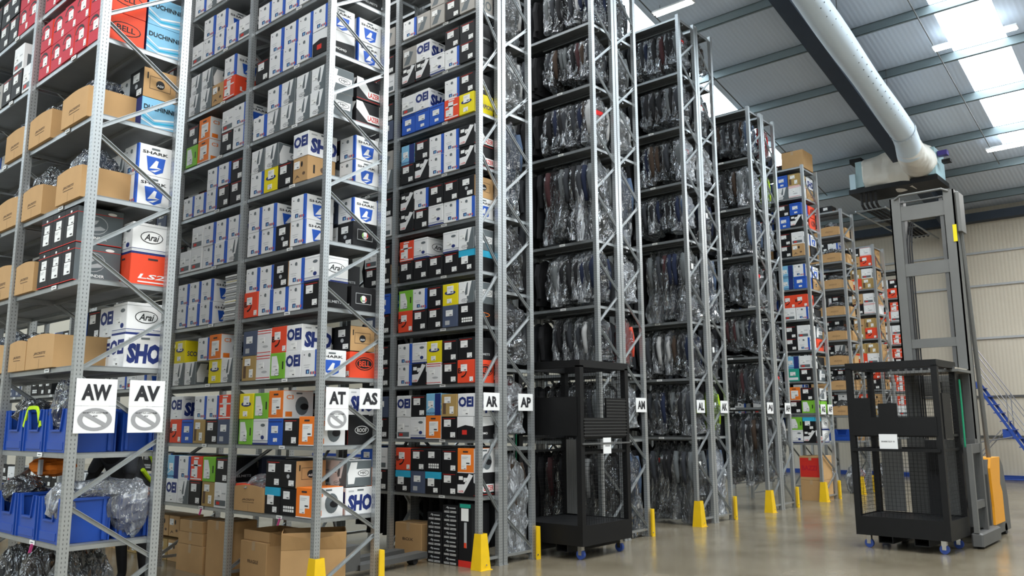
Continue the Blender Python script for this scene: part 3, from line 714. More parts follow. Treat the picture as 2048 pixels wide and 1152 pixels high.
for lev, s in AV.items():
    for r_, c in enumerate(s):
        d = DES[c]
        put_box(c, 3.125, YF+.205+(.0 if c != 'G' else 0), ATL[lev]+.002+(DES[s[0]]['dims'][2]+.002 if r_ else 0), '%s box at aisle end, %s row, %s shelf up, AV side' % (d['desc'], 'upper' if r_ else 'lower', ORD[lev+1]), 'boxed goods on the AV side', sx=.84)
    if lev == 2:
        for i in range(1, 4):
            c = 'ESP'[i-1]; d = DES[c]
            for r_ in range(2): put_box('ESPEKS'[i-1+3*r_], 3.14, YF+.205+SLOT*i+.02, ATL[lev]+.002+.276*r_, '%s box, %s from aisle end, %s row, third shelf up, AV side' % (DES['ESPEKS'[i-1+3*r_]]['desc'], ORD[i+1], 'upper' if r_ else 'lower'), 'boxed goods on the AV side', sx=.78, sz=.95)
put_box('E', 2.86, 7.12, ATL[2]+.36, 'white navy-lettered box balanced behind kraft bin, third shelf up, AW rack', None, sx=.8) if False else None

# ------------------------------------------------------------------ kraft bins, plastic bins
def kraft_bin(x, y, z, dx, dy, dz, label, group=None, curve=True, printed=True, name='kraft_bin', face='E'):
    t = thing(name, label, 'box', (x, y, z), 0, group); th = .006; mb = MB(); N_ = 8
    # walls: -X end slightly bowed at its top edge
    mb.box(-dx/2, -dy/2, 0, dx/2, dy/2, th, kraft)
    mb.box(dx/2-th, -dy/2, th, dx/2, dy/2, dz, kraft); mb.box(-dx/2, dy/2-th, th, dx/2-th, dy/2, dz, kraft); mb.box(-dx/2, -dy/2, th, dx/2-th, -dy/2+th, dz, kraft)
    def top(k): return dz + (.02*math.sin(math.pi*k/N_) if curve else 0)
    for k in range(N_):
        a = -dy/2+th + (dy-2*th)*k/N_; b = -dy/2+th + (dy-2*th)*(k+1)/N_
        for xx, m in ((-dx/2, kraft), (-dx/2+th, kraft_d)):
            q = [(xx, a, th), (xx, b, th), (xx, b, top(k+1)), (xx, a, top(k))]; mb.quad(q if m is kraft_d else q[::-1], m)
        mb.quad([(-dx/2, a, top(k)), (-dx/2+th, a, top(k)), (-dx/2+th, b, top(k+1)), (-dx/2, b, top(k+1))], kraft)
    mb.build('bin_body', t)
    if printed:
        mb = MB(); F = Face(mb, 'E', dx, dy, dz)
        F.text('JACKETS', .28, .42, .72, .52, print_k, 2, .3); F.rect(.30, .36, .70, .38, print_k, 2); F.rect(.495, .0, .505, .3, kraft_d, 1)
        mb.build('printing', t)
    return t
def crumple(name, loc, size, seed, m=bagm, label=None, cat=None, squash=.6, parent=None, group=None, sag=0., inner=None, sharp=1.0):
    mb = MB(); nu, nv = 22, 14; vs = []
    for j in range(nv+1):
        ph = math.pi*j/nv
        for i in range(nu):
            th = 2*math.pi*i/nu; p = Vector((math.sin(ph)*math.cos(th), math.sin(ph)*math.sin(th), math.cos(ph)))
            r = 1 + .28*sharp*noise.noise(p*2.2+Vector((seed, 0, 0))) + .18*sharp*abs(noise.noise(p*5+Vector((0, seed, 0)))) + .07*noise.noise(p*11+Vector((seed, seed, 0)))
            q = Vector((p.x*size[0]*r, p.y*size[1]*r, p.z*size[2]*r))
            if q.z < 0: q.z *= squash
            vs.append(tuple(q))
    mb.v = vs; k = mb.mi(m)
    for j in range(nv):
        for i in range(nu):
            q = (i+1) % nu; mb.f.append((j*nu+i, j*nu+q, (j+1)*nu+q, (j+1)*nu+i)[::-1]); mb.m.append(k)
    if label:
        o = mb.build(name, None, loc, label=label, category=cat)
    else: o = mb.build(name, parent, loc)
    if group: o['group'] = group
    if inner is not None:
        mi_ = MB(); mi_.v = [(a*.88, b*.88, c*.85) for a, b, c in vs]; mi_.f = list(mb.f); mi_.m = [0]*len(mb.f); mi_.mats = [inner]
        mi_.build('garment', o, None, True)
    return o
def bin_row(specs, z, tag_):
    for i, (ya, yb, dx, dz, bag) in enumerate(specs):
        kraft_bin(2.575+dx/2, (ya+yb)/2, z+.002, dx, yb-ya, dz, 'open kraft bin on %s, %s' % (tag_, ['nearest the end post', 'second from the end post', 'beyond the middle post', 'farthest in its row'][i]), 'open kraft bins on AW rack')
        if bag:
            crumple('clothing_bag', (2.575+dx*.5, (ya+yb)/2, z+dz*.92), (dx*.42, (yb-ya)*.40, .20*bag), 3*i+z*7, bagm, 'crumpled clear clothing bag in kraft bin %s, %s' % (tag_, ['by end post', 'second bin', 'third bin', 'last bin'][i]), 'bag', inner=cloth['charcoal' if i % 2 else 'denim'])
bin_row([(6.87, 7.47, .55, .27, 0)], ATL[2], 'third AW shelf') if False else None
bin_row([(7.22, 7.82, .53, .27, .0), (7.84, 8.24, .4, .25, .6), (8.38, 8.9, .4, .25, .8)], ATL[2], 'third AW shelf up')
bin_row([(7.82, 8.26, .4, .26, .0), (8.38, 8.88, .4, .3, .0)], ATL[3], 'fourth AW shelf up')
bin_row([(6.94, 7.46, .44, .27, 1.1), (7.78, 8.26, .4, .27, 1.2), (8.38, 8.90, .4, .27, 1.0)], ATL[4], 'fifth AW shelf up')
bin_row([(6.94, 7.48, .44, .27, .9), (7.72, 8.25, .4, .27, .8), (8.37, 8.88, .4, .27, .7)], ATL[5], 'sixth AW shelf up')
put_box('S', 2.97, 8.02, ATL[2]+.255, 'white blue-striped box behind kraft bins, third shelf up, AW rack', None, sx=.8) if False else None

def plastic_bin(x, y, z, dx, dy, dz, label, group, flip=False):
    t = thing('storage_bin', label, 'bin', (x, y, z), math.pi if flip else 0, group); mb = MB(); th = .008; b = .012
    mb.box(-dx/2+b, -dy/2+b, 0, dx/2-b, dy/2-b, th, bluep)
    for s in (-1, 1):   # long sides with ribs
        q0, q1 = s*(dy/2-b), s*dy/2
        mb.quad([(-dx/2+b, q0, 0), (dx/2-b, q0, 0), (dx/2, q1, dz), (-dx/2, q1, dz)][::-s], bluep)
        mb.quad([(-dx/2+b, q0-s*th, 0), (dx/2-b, q0-s*th, 0), (dx/2, q1-s*th, dz), (-dx/2, q1-s*th, dz)][::s], bluep)
        for xx in (-dx*.36, dx*.36):
            mb.box(xx-.012, min(q0, q1+s*.008), .01, xx+.012, max(q0, q1+s*.008), dz-.01, bluep)
        mb.box(-dx/2, min(q1-s*.02, q1+s*.01), dz-.02, dx/2, max(q1-s*.02, q1+s*.01), dz, bluep)
    mb.box(dx/2-b, -dy/2, 0, dx/2, dy/2, dz, bluep)
    mb.build('bin_body', t)
    f = MB(); nlo, nw = dz*.52, dy*.26      # front with its lowered notch
    for y0, y1 in ((-dy/2, -nw*1.25), (nw*1.25, dy/2)):
        f.box(-dx/2, y0, 0, -dx/2+.012, y1, dz, bluep)
    f.box(-dx/2, -nw*1.25, 0, -dx/2+.012, nw*1.25, nlo, bluep)
    for s in (-1, 1):
        f.bar((-dx/2-.004, s*nw*1.25, dz), (-dx/2-.004, s*nw*.9, nlo), .02, .016, bluep); f.box(-dx/2-.012, s*dy/2-(.02 if s > 0 else 0), 0, -dx/2, s*dy/2+(0 if s > 0 else .02), dz, bluep)
        f.quad([(-dx/2, s*nw*1.25, dz), (-dx/2, s*nw*1.25, nlo), (-dx/2, s*nw*.9, nlo)], bluep)
    f.box(-dx/2-.012, -nw*.9, nlo-.016, -dx/2, nw*.9, nlo, bluep); f.box(-dx/2-.006, -dy/2+.05, .02, -dx/2, dy/2-.05, dz*.24, bluep)
    f.build('bin_front', t)
    return t
for lev, zt in ((0, 'lowest'), (1, 'second')):
    for i in range(5):
        bay = 0 if i < 3 else 1; yy = YF+.12+.21+.462*(i % 3) + bay*BAY
        plastic_bin(2.79, yy, ATL[lev]+.002, .38, .42, .34, 'blue plastic storage bin on %s AW shelf, %s from end post' % (zt, ORD[i+1]), 'blue storage bins on AW rack')
    for i in range(2):
        plastic_bin(3.16, YF+.33+.462*i, ATL[lev]+.002, .27, .42, .34, 'blue plastic bin on %s AV shelf, %s from aisle end' % (zt, ORD[i+1]), 'blue storage bins on AV side', flip=True)
# things in the blue bins
crumple('clothing_bag', (3.14, 6.90, 1.03), (.19, .13, .17), 5, bagw, 'large milky plastic bag spilling over AV blue bin', 'bag', 1.4)
crumple('clothing_bag', (2.95, 7.05, 1.13), (.32, .22, .09), 15, bagw, 'flat milky plastic bag lying over AW and AV blue bins', 'bag', 1.0)
crumple('clothing_bag', (2.66, 7.02, 1.05), (.10, .16, .15), 25, bagw, 'torn milky bag in nearest blue bin front', 'bag', 1.0)
crumple('clothing_bag', (2.72, 8.0, 1.10), (.16, .18, .12), 35, bagm, 'clear bag of black clothing in third lowest blue bin', 'bag', 1.0, inner=cloth['black'])
crumple('clothing_bag', (2.72, 7.95, 1.76), (.14, .16, .12), 45, bagm, 'clear bag of black clothing in upper blue bin', 'bag', 1.0, inner=cloth['black'])
crumple('clothing_bag', (2.70, 7.2, 1.80), (.10, .12, .22), 55, bagm, 'upright clear bag in nearest upper blue bin', 'bag', 1.0)
mb = MB(); 
for i in range(12):
    a, b = i/12, (i+1)/12
    f = lambda t: (2.592 + .0, 7.78-.36*t, 1.78 + .02*math.sin(math.pi*t) - .20*max(0, abs(t-.5)*2-.55)**1.2*1.8)
    mb.bar(f(a), f(b), .012, .03, cloth['lime'])
mb.build('lime_strap', label='lime green strap draped over the upper blue bins', category='strap')
# hi-vis jacket seen through the lowest opening
crumple('work_jacket', (2.95, 8.05, 1.29), (.16, .30, .085), 63, cloth['orange'], 'orange high-visibility jacket folded between blue bin shelves', 'jacket', 1.0, sharp=.5)
m2 = MB(); m2.box(2.775, 7.86, 1.23, 2.80, 7.91, 1.36, cm('lgrey')); m2.build('reflective_strip', None, label='grey reflective strip on orange folded jacket', category='strip')
# bagged garments heaped on the floor under AW
cl = ['black', 'charcoal', 'grey', 'brown', 'black', 'grey', 'charcoal', 'brown']
for i in range(8):
    crumple('clothing_bag', (2.72+.16*(i % 3), 6.98+.17*i, .30+.03*(i % 2)), (.17, .12, .32), 71+i*3, bagm, 'bagged dark clothing heaped on floor below AW, %s from post' % ORD[i+1], 'bag', 1.0, inner=cloth[cl[i]], group='bagged clothing heaped under AW')
crumple('clothing_bag', (3.35, 7.1, .12), (.16, .2, .14), 99, bagm, 'small crumpled bag on floor behind AV post', 'bag', .8, inner=cloth['grey'])

# kraft cartons on the floor of AT and AR, and far racks
def carton(x, y, z, dx, dy, dz, label, group=None, m=kraft, text=None, rzv=0., tape=True, open_=False, name='carton'):
    t = thing(name, label, 'box', (x, y, z), rzv, group); mb = MB()
    if open_:
        th = .008; mb.box(-dx/2, -dy/2, 0, dx/2, dy/2, th, m)
        fl = .0
        for a in ((-dx/2, -dy/2, -dx/2+th, dy/2), (dx/2-th, -dy/2, dx/2, dy/2), (-dx/2+th, -dy/2, dx/2-th, -dy/2+th), (-dx/2+th, dy/2-th, dx/2-th, dy/2)):
            mb.box(a[0], a[1], th, a[2], a[3], dz, m)
    else: mb.cbox(-dx/2, -dy/2, 0, dx/2, dy/2, dz, m, .006)
    mb.build('carton_body', t)
    if tape and not open_:
        m2 = MB(); m2.box(-dx/2-.001, -.03, dz-.09, dx/2+.001, .03, dz+.002, kraft_t); m2.build('tape', t)
    if open_:
        m2 = MB()   # bent top flap folded outward
        n = 8
        for k in range(n):
            a = -dx/2 + dx*k/n; b = -dx/2 + dx*(k+1)/n; za = dz - .05*math.sin(math.pi*k/n); zb = dz - .05*math.sin(math.pi*(k+1)/n)
            m2.quad([(a, -dy/2-.001, dz-.16), (b, -dy/2-.001, dz-.16), (b, -dy/2-.05, zb), (a, -dy/2-.05, za)], m)
            m2.quad([(a, -dy/2-.003, dz-.16), (b, -dy/2-.003, dz-.16), (b, -dy/2-.052, zb), (a, -dy/2-.052, za)][::-1], m)
        m2.build('flap', t)
    if text:
        m2 = MB(); F = Face(m2, 'S', dx, dy, dz); F.text(text, .3, .1, .8, .2, print_k, 3); F2 = Face(m2, 'E', dx, dy, dz); F2.text(text, .3, .5, .7, .58, print_k, 3)
        m2.build('printing', t)
    return t
carton(5.13, 7.15, .0, .62, .42, .60, 'large open kraft carton on floor under AT end', None, text='JOEY', open_=True, rzv=R(-36))
carton(5.16, 7.93, .0, .46, .50, .44, 'kraft carton on floor between AT post and middle post', text='FRAGILE')
carton(5.18, 7.93, .445, .44, .48, .10, 'shallow torn kraft tray on top of the floor carton', open_=True)
carton(5.08, 8.62, 0, .36, .44, .60, 'tall plain kraft carton on floor right of AT middle post', tape=True)
carton(5.08, 9.20, 0, .36, .60, .30, 'lower strapped kraft carton on floor under AT', )
carton(5.08, 9.20, .304, .36, .56, .13, 'middle kraft carton in floor stack under AT')
carton(5.08, 9.20, .438, .36, .52, .13, 'top kraft carton in floor stack under AT')
kraft_bin(5.06, 7.94, ATL[0]+.002, .42, .55, .25, 'wide kraft bin with plastic on lowest AT shelf', None)
crumple('clothing_bag', (5.02, 7.94, ATL[0]+.24), (.16, .22, .12), 112, bagw, 'milky plastic bag on the AT kraft bin', 'bag')
carton(7.32, 8.02, 0, .32, .50, .42, 'plain kraft carton on floor under AR', text='BOX')
for c_, (yy, n) in enumerate(((7.50, 6), (7.23, 7))):
    for k in range(n):
        t = thing('black_carton', 'black white-printed carton in floor stack under AR, %s column, %s from floor' % (['left', 'right'][c_], ORD[k+1]), 'box', (7.28, yy, .002+k*.098), 0, 'black cartons stacked under AR')
        mb = MB(); mb.cbox(-.16, -.128, 0, .16, .128, .094, BK, .003); mb.build('carton_body', t)
        mb = MB(); F = Face(mb, 'E', .32, .256, .094); F.rect(.1, .1, .45, .16, PP); F.rect(.5, .1, .9, .16, PP); F.rect(.1, .24, .45, .3, PP); F.rect(.5, .24, .9, .3, PP); F.poly([(.2, .6), (.3, .88), (.42, .75), (.38, .5), (.28, .7)], LG); F.rect(.45, .6, .85, .75, LG); mb.build('printing', t)
t = thing('tall_black_carton', 'tall black carton with red foot under AR post', 'box', (7.27, 6.98, 0)); mb = MB(); mb.cbox(-.15, -.11, 0, .15, .11, .72, BK); mb.build('carton_body', t)
mb = MB(); F = Face(mb, 'E', .3, .22, .72); F.rect(0, .0, 1, .1, RD, 1); F.rect(.1, .93, .9, .99, cm('teal'), 1); F.rect(.2, .72, .75, .92, PP, 2); F.rect(.42, .3, .62, .70, LG, 2); F.rect(.42, .3, .6, .38, OR, 3); mb.build('printing', t)
# pallet truck on the floor between AS and AR
t = thing('pallet_truck', 'grey pallet truck parked on floor between AS and AR', 'truck', (6.45, 7.55, 0), R(8))
for yy in (-.0, .36):
    mb = MB(); mb.box(-.55, yy-.08, .07, .60, yy+.08, .13, greyp); mb.box(.45, yy-.07, .05, .62, yy+.07, .10, greyl); mb.build('fork', t)
    mb = MB(); mb.tube([(.42, yy-.05, .045), (.42, yy+.05, .045)], .045, rubber, 12); mb.build('wheel', t)
mb = MB(); mb.box(-.75, -.05, .08, -.52, .42, .34, greyp); mb.box(-.7, .1, .34, -.58, .26, .44, greyl); mb.build('pump_body', t)
mb = MB(); mb.tube([(-.64, .18, .4), (-.85, .18, 1.1)], .018, greyp, 8); mb.tube([(-.85, .04, 1.12), (-.85, .32, 1.12)], .018, rubber, 8); mb.build('handle', t)

carton(17.92, 7.02, 0, .62, .46, .42, 'plain kraft carton on floor under AG', tape=True)
t = carton(17.92, 7.02, .424, .62, .46, .50, 'red-printed kraft carton on top of floor carton under AG', tape=True)
m2 = MB(); F = Face(m2, 'E', .62, .46, .50); F.rect(.02, .12, .98, .92, RD, 1); F.text('BAZZI', .1, .4, .8, .6, cm('crimson'), 3); m2.build('printing', t)
carton(17.95, 7.02, AGL[9]+.004, .56, .50, .42, 'big plain kraft carton lying on top of AG rack')
carton(18.0, 7.4, AGL[0]-.26, .5, .7, .22, 'dark kraft carton under lowest AG shelf') if False else None
# kraft-bin rack (AE), and short racks beyond
for lev, z in enumerate(AEL[:-1]):
    nmz = ORD[lev+1]
    if lev % 1 == 0 and lev != 0:
        for i in range(2):
            kraft_bin(19.78+.19, YF+.3+.46*i, z+.002, .38, .44, .20, 'kraft bin on %s shelf of kraft-bin rack, %s from post' % (nmz, ORD[i+1]), 'kraft bins on the far rack')
            crumple('clothing_bag', (19.95, YF+.3+.46*i, z+.22), (.16, .18, .12), lev*9+i*5, bagm, 'small bag above kraft bin, %s shelf, %s from post' % (nmz, ORD[i+1]), 'bag', inner=cloth[rnd.choice(['black', 'navy', 'grey', 'charcoal'])], group='small bags in far kraft bins')
    else:
        for i in range(2): plastic_bin(19.98, YF+.33+.46*i, z+.002, .38, .42, .26, 'blue bin on lowest shelf of kraft-bin rack, %s from post' % ORD[i+1], 'blue bins on the far rack')
    kraft_bin(20.36, YF+.26, z+.002, .30, .40, .24, 'kraft bin at aisle end, far side, %s shelf of kraft-bin rack' % nmz, 'far-side kraft bins', printed=False)
for nm, xf, LV, pal, rack_ in (('AC', 21.965, ACL, 'CCWKMBPG', 'short'), ('AA', 24.18, AAL, 'TKWBKWTT', 'last')):
    for lev, z in enumerate(LV[:-1]):
        if lev == 0: continue
        rnd.seed(lev*17+ord(nm[1]))
        for i in range(2):
            for r_ in range(2):
                c = rnd.choice(pal); d = DES[c]
                put_box(c, xf+.21, YF+.205+SLOT*i, z+.002+r_*.27, '%s box, %s from post, %s row, %s shelf up, %s far rack' % (d['desc'], ORD[i+1], 'upper' if r_ else 'lower', ORD[lev+1], rack_), 'boxes on the %s far rack' % rack_, sz=.95 if r_ else 1)
            c = rnd.choice(pal); d = DES[c]
            put_box(c, xf+.62, YF+.205, z+.002+i*.27, '%s box at aisle end, %s row, %s shelf up, %s far rack' % (d['desc'], 'upper' if i else 'lower', ORD[lev+1], rack_), 'boxes at the end of the %s far rack' % rack_, sz=.95 if i else 1)
for i, (x, y, c) in enumerate(((20.0, 6.98, 'navy'), (20.3, 6.95, 'coral'), (18.55, 6.95, 'pale'), (22.3, 7.0, 'brown'))):
    crumple('clothing_bag', (x, y, .30), (.18, .16, .30), 140+i*7, bagw, 'bagged clothing on floor under far racks, %s from left' % ORD[[2, 3, 1, 4][i]], 'bag', 1.0, inner=cloth[c])

# ------------------------------------------------------------------ garments in clear bags
def garment_mesh(seed, w, h, t, bag=False, long=False):
    r = random.Random(seed); nu, nv = (26, 20) if bag else (20, 14); mb = MB(); vs = []
    lean = r.uniform(-.03, .03); ph = r.uniform(0, 9); flare = r.uniform(.0, .16); slope = r.uniform(-.07, .07)
    for j in range(nv+1):
        v = j/nv
        if v < .16: ww = .04 + (w-.04)*(v/.16)**.6
        else: ww = w*(1 - .12*math.sin((v-.16)/.84*math.pi*1.0)) if not long else w*(1-.45*min(1, (v-.16)*1.6))
        tt = t*(.35 + .9*math.sin(min(1, v*1.25+.05)*math.pi*.62))
        if bag:
            ww = ww*(1.04+flare*v)+.03; tt = tt*1.25+.02+.05*v*flare*4
            if v < .08: ww *= .7
        zz = -h*v - (.0 if not bag else (.06*v*v*h - (.05 if v < .03 else 0)))
        for i in range(nu):
            a = 2*math.pi*i/nu; cx = math.copysign(abs(math.cos(a))**.7, math.cos(a)); sy = math.copysign(abs(math.sin(a))**.8, math.sin(a))
            fold = 1 + .35*noise.noise(Vector((cx*4.5+ph, v*1.6, seed))) + (.9*noise.noise(Vector((cx*7, v*5+ph, seed+5))) + .5*noise.noise(Vector((cx*15, v*9+ph, seed+2))) if bag else .15*noise.noise(Vector((cx*8, v*3, seed+3))))
            x = ww/2*cx*(1+.05*noise.noise(Vector((v*6, sy*2, seed)))); y = tt*sy*fold*.5 + lean*v*2 + (.045 if bag else .02)*noise.noise(Vector((x*6, v*4, seed+9)))
            zz2 = zz + slope*x*v*2 + (.035*noise.noise(Vector((x*12, sy*2, seed)))*v if bag else 0)
            vs.append((x, y, zz2))
    mb.v = vs
    for j in range(nv):
        for i in range(nu):
            q = (i+1) % nu; mb.f.append((j*nu+i, j*nu+q, (j+1)*nu+q, (j+1)*nu+i)[::-1])
    mb.f.append(tuple(range(nu))); mb.f.append(tuple(nv*nu+nu-1-i for i in range(nu)))
    mb.m = [0]*len(mb.f); return mb
GM = {}; GMB = {}
def garment(color, var, long):
    k = (color, var, long)
    if k not in GM:
        h = .76 if not long else 1.18
        g = garment_mesh(var*3.7, .46, h, .085, False, False); g.mats = [cloth[color]]
        # arms and front seam give the jacket its outline
        for s in (-1, 1):
            g.tube([(s*.20, -.01, -.10), (s*.25, -.02, -.30), (s*.235, -.035, -.50), (s*.22, -.04, -.66)], [.045, .05, .042, .034], cloth[color], 8)
        b = garment_mesh(var*3.7, .52, h*1.03, .115, True, False); b.mats = [bagw if var == 3 else bagm]
        hk = MB(); hk.tube([(0, 0, -.01), (0, 0, .04), (.015, 0, .06), (.0, 0, .075), (-.015, 0, .06)], .003, chrome, 5)
        GM[k] = (g.mesh('garment', True), b.mesh('plastic_bag'), hk.mesh('hanger_hook')); GMB[k] = (g, b)
    return GM[k]
accent = MB(); accent.box(-.10, -.056, -.30, .10, -.05, -.22, cloth['red']); accent_me = accent.mesh('chest_panel')
accl = MB(); accl.box(-.2, -.058, -.46, .2, -.052, -.38, cloth['lime']); accl_me = accl.mesh('chest_panel')
gtag = MB(); gtag.box(-.04, -.075, -.36, .03, -.072, -.26, PP); gtag_me = gtag.mesh('paper_tag')
GN_ = 0
def hang(x, y, ztop, color, var, long, label, group, rzv=0., sc=1., acc=None, tag_=False):
    global GN_; GN_ += 1
    gm, bm, hm = garment(color, var, long)
    o = link('bagged_jacket', gm, None, (x, y, ztop), (0, rnd.uniform(-.03, .03), rzv), (sc*.98, sc, sc), label=label, category='jacket', group=group)
    link('plastic_bag', bm, o); link('hanger_hook', hm, o)
    if acc == 'red': link('chest_panel', accent_me, o, label='red panel')
    if acc == 'lime': link('chest_panel', accl_me, o, label='lime reflective band')
    if tag_: link('paper_tag', gtag_me, o)
    return o
rodm = {}
def rail(x, y0, y1, z, rk, k):
    mb = MB(); mb.tube([(0, 0, 0), (0, y1-y0, 0)], .014, galv, 8)
    mb.build('garment_rail', None, (x, y0, z), label='steel garment rail below %s shelf of %s rack' % (k, rk), category='rail', group='garment rails of the jacket racks')
cnames = {'black': 'black', 'charcoal': 'charcoal', 'navy': 'navy', 'grey': 'grey', 'pale': 'pale grey', 'red': 'red', 'lime': 'lime', 'brown': 'brown', 'maroon': 'maroon', 'denim': 'denim-blue', 'coral': 'coral-red', 'orange': 'orange'}
def garments(rk, xc, levels, ymax, n0, front, pal, wide=1.0):
    """levels: shelf heights; jackets hang under each shelf; bottom bay hangs to the floor"""
    zs = levels
    for k in range(len(zs)):
        zt = zs[k]-.15; zb = zs[k-1] if k else 0
        gap = zs[k]-zb; long = gap > 1.25
        y = YF+.13; i = 0
        rnd.seed(k*101+ord(rk[1])*7)
        rail(xc, YF+.05, ymax+.15, zs[k]-.055, rk, ORD[k+1])
        while y < ymax:
            c = rnd.choice(pal); var = rnd.randrange(5); acc = None; tg = rnd.random() < .25; scl = rnd.uniform(.80, .98)*(.88 if (k*3+ord(rk[1])) % 4 == 0 else 1) if not long else rnd.uniform(.9, 1.0)
            if i == 0 and k in front: c = front[k]
            if rnd.random() < .14: acc = 'red'
            if (rk, k) in (('AL', 1), ('AK', 1)) and i in (0, 1): acc = 'lime'
            scl = min(scl, (gap-.20)/(1.25 if long else .82))
            hang(xc+rnd.uniform(-.015, .015), y, zt, c, var, long, '%s jacket in clear bag, %s from end, %s rail up, %s rack' % (cnames[c], ORD[min(i+1, 20)], ORD[k+1], rk), 'bagged jackets on the %s rack' % rk, rnd.uniform(-.16, .34) if i else rnd.uniform(-.08, .08), scl, acc, tg)
            y += rnd.uniform(n0*.8, n0*1.25); i += 1
P1 = ['black']*7 + ['charcoal']*5 + ['grey', 'navy', 'brown', 'maroon']
garments('AN', 9.84, G1, 7.75, .115, {0: 'black', 1: 'grey', 2: 'charcoal', 3: 'navy', 4: 'grey', 5: 'pale', 6: 'charcoal', 7: 'navy'}, P1 + ['grey', 'pale'])
garments('AM', 10.46, G1, 6.95, .16, {0: 'denim', 1: 'charcoal', 2: 'coral', 3: 'black', 4: 'denim', 5: 'pale', 6: 'grey', 7: 'charcoal'}, P1)
garments('AP', 7.81, G1, 6.95, .16, {0: 'brown', 1: 'maroon', 2: 'charcoal', 3: 'black', 4: 'denim', 5: 'pale', 6: 'pale', 7: 'charcoal'}, P1)
garments('AL', 12.487, G2, 7.65, .12, {0: 'grey', 1: 'charcoal', 2: 'navy', 3: 'grey', 4: 'denim', 5: 'grey', 6: 'charcoal', 7: 'grey'}, P1 + ['grey', 'pale'])
garments('AK', 13.118, G2, 6.95, .16, {0: 'denim', 1: 'lime', 2: 'charcoal', 3: 'denim', 4: 'navy', 5: 'brown', 6: 'charcoal', 7: 'brown'}, P1)
garments('AJ', 15.155, G3, 7.6, .12, {0: 'black', 1: 'charcoal', 2: 'black', 3: 'grey', 4: 'denim', 5: 'grey', 6: 'denim'}, P1 + ['grey', 'pale'])
garments('AH', 15.776, G3, 6.95, .16, {0: 'pale', 1: 'grey', 2: 'charcoal', 3: 'grey', 4: 'grey', 5: 'lime', 6: 'red'}, P1)

# jackets deeper in the racks, on the halves facing away: too hidden to tell apart
jk = MB(); rnd.seed(5)
for xc, LV, ya in ((10.46, G1, YF+.4), (7.81, G1, YF+.4), (13.118, G2, YF+.4), (15.776, G3, YF+.4), (9.84, G1, 7.9), (12.487, G2, 7.8), (15.155, G3, 7.75)):
    for k, zt in enumerate(LV):
        long = zt - (LV[k-1] if k else 0) > 1.25; y = ya
        while y < 9.7:
            key = (rnd.choice(['black', 'charcoal', 'black']), rnd.randrange(5), long); garment(*key); sc_ = rnd.uniform(.85, .98)
            sc_ = min(sc_, (zt-(LV[k-1] if k else 0)-.2)/(1.25 if long else .82))
            M = Matrix.Translation((xc, y, zt-.15)) @ Matrix.Rotation(rnd.uniform(-.2, .2), 4, 'Z') @ Matrix.Scale(sc_, 4)
            for p in GMB[key][:1]:
                n0 = len(jk.v); mp = [jk.mi(m) for m in p.mats]; jk.v += [tuple(M @ Vector(v)) for v in p.v]; jk.f += [tuple(n0+i for i in f) for f in p.f]; jk.m += [mp[i] for i in p.m]
            y += rnd.uniform(.12, .18)
o = jk.build('bagged_jackets', label='remaining dark jackets hanging deep inside the garment racks', category='jackets'); o['kind'] = 'stuff'

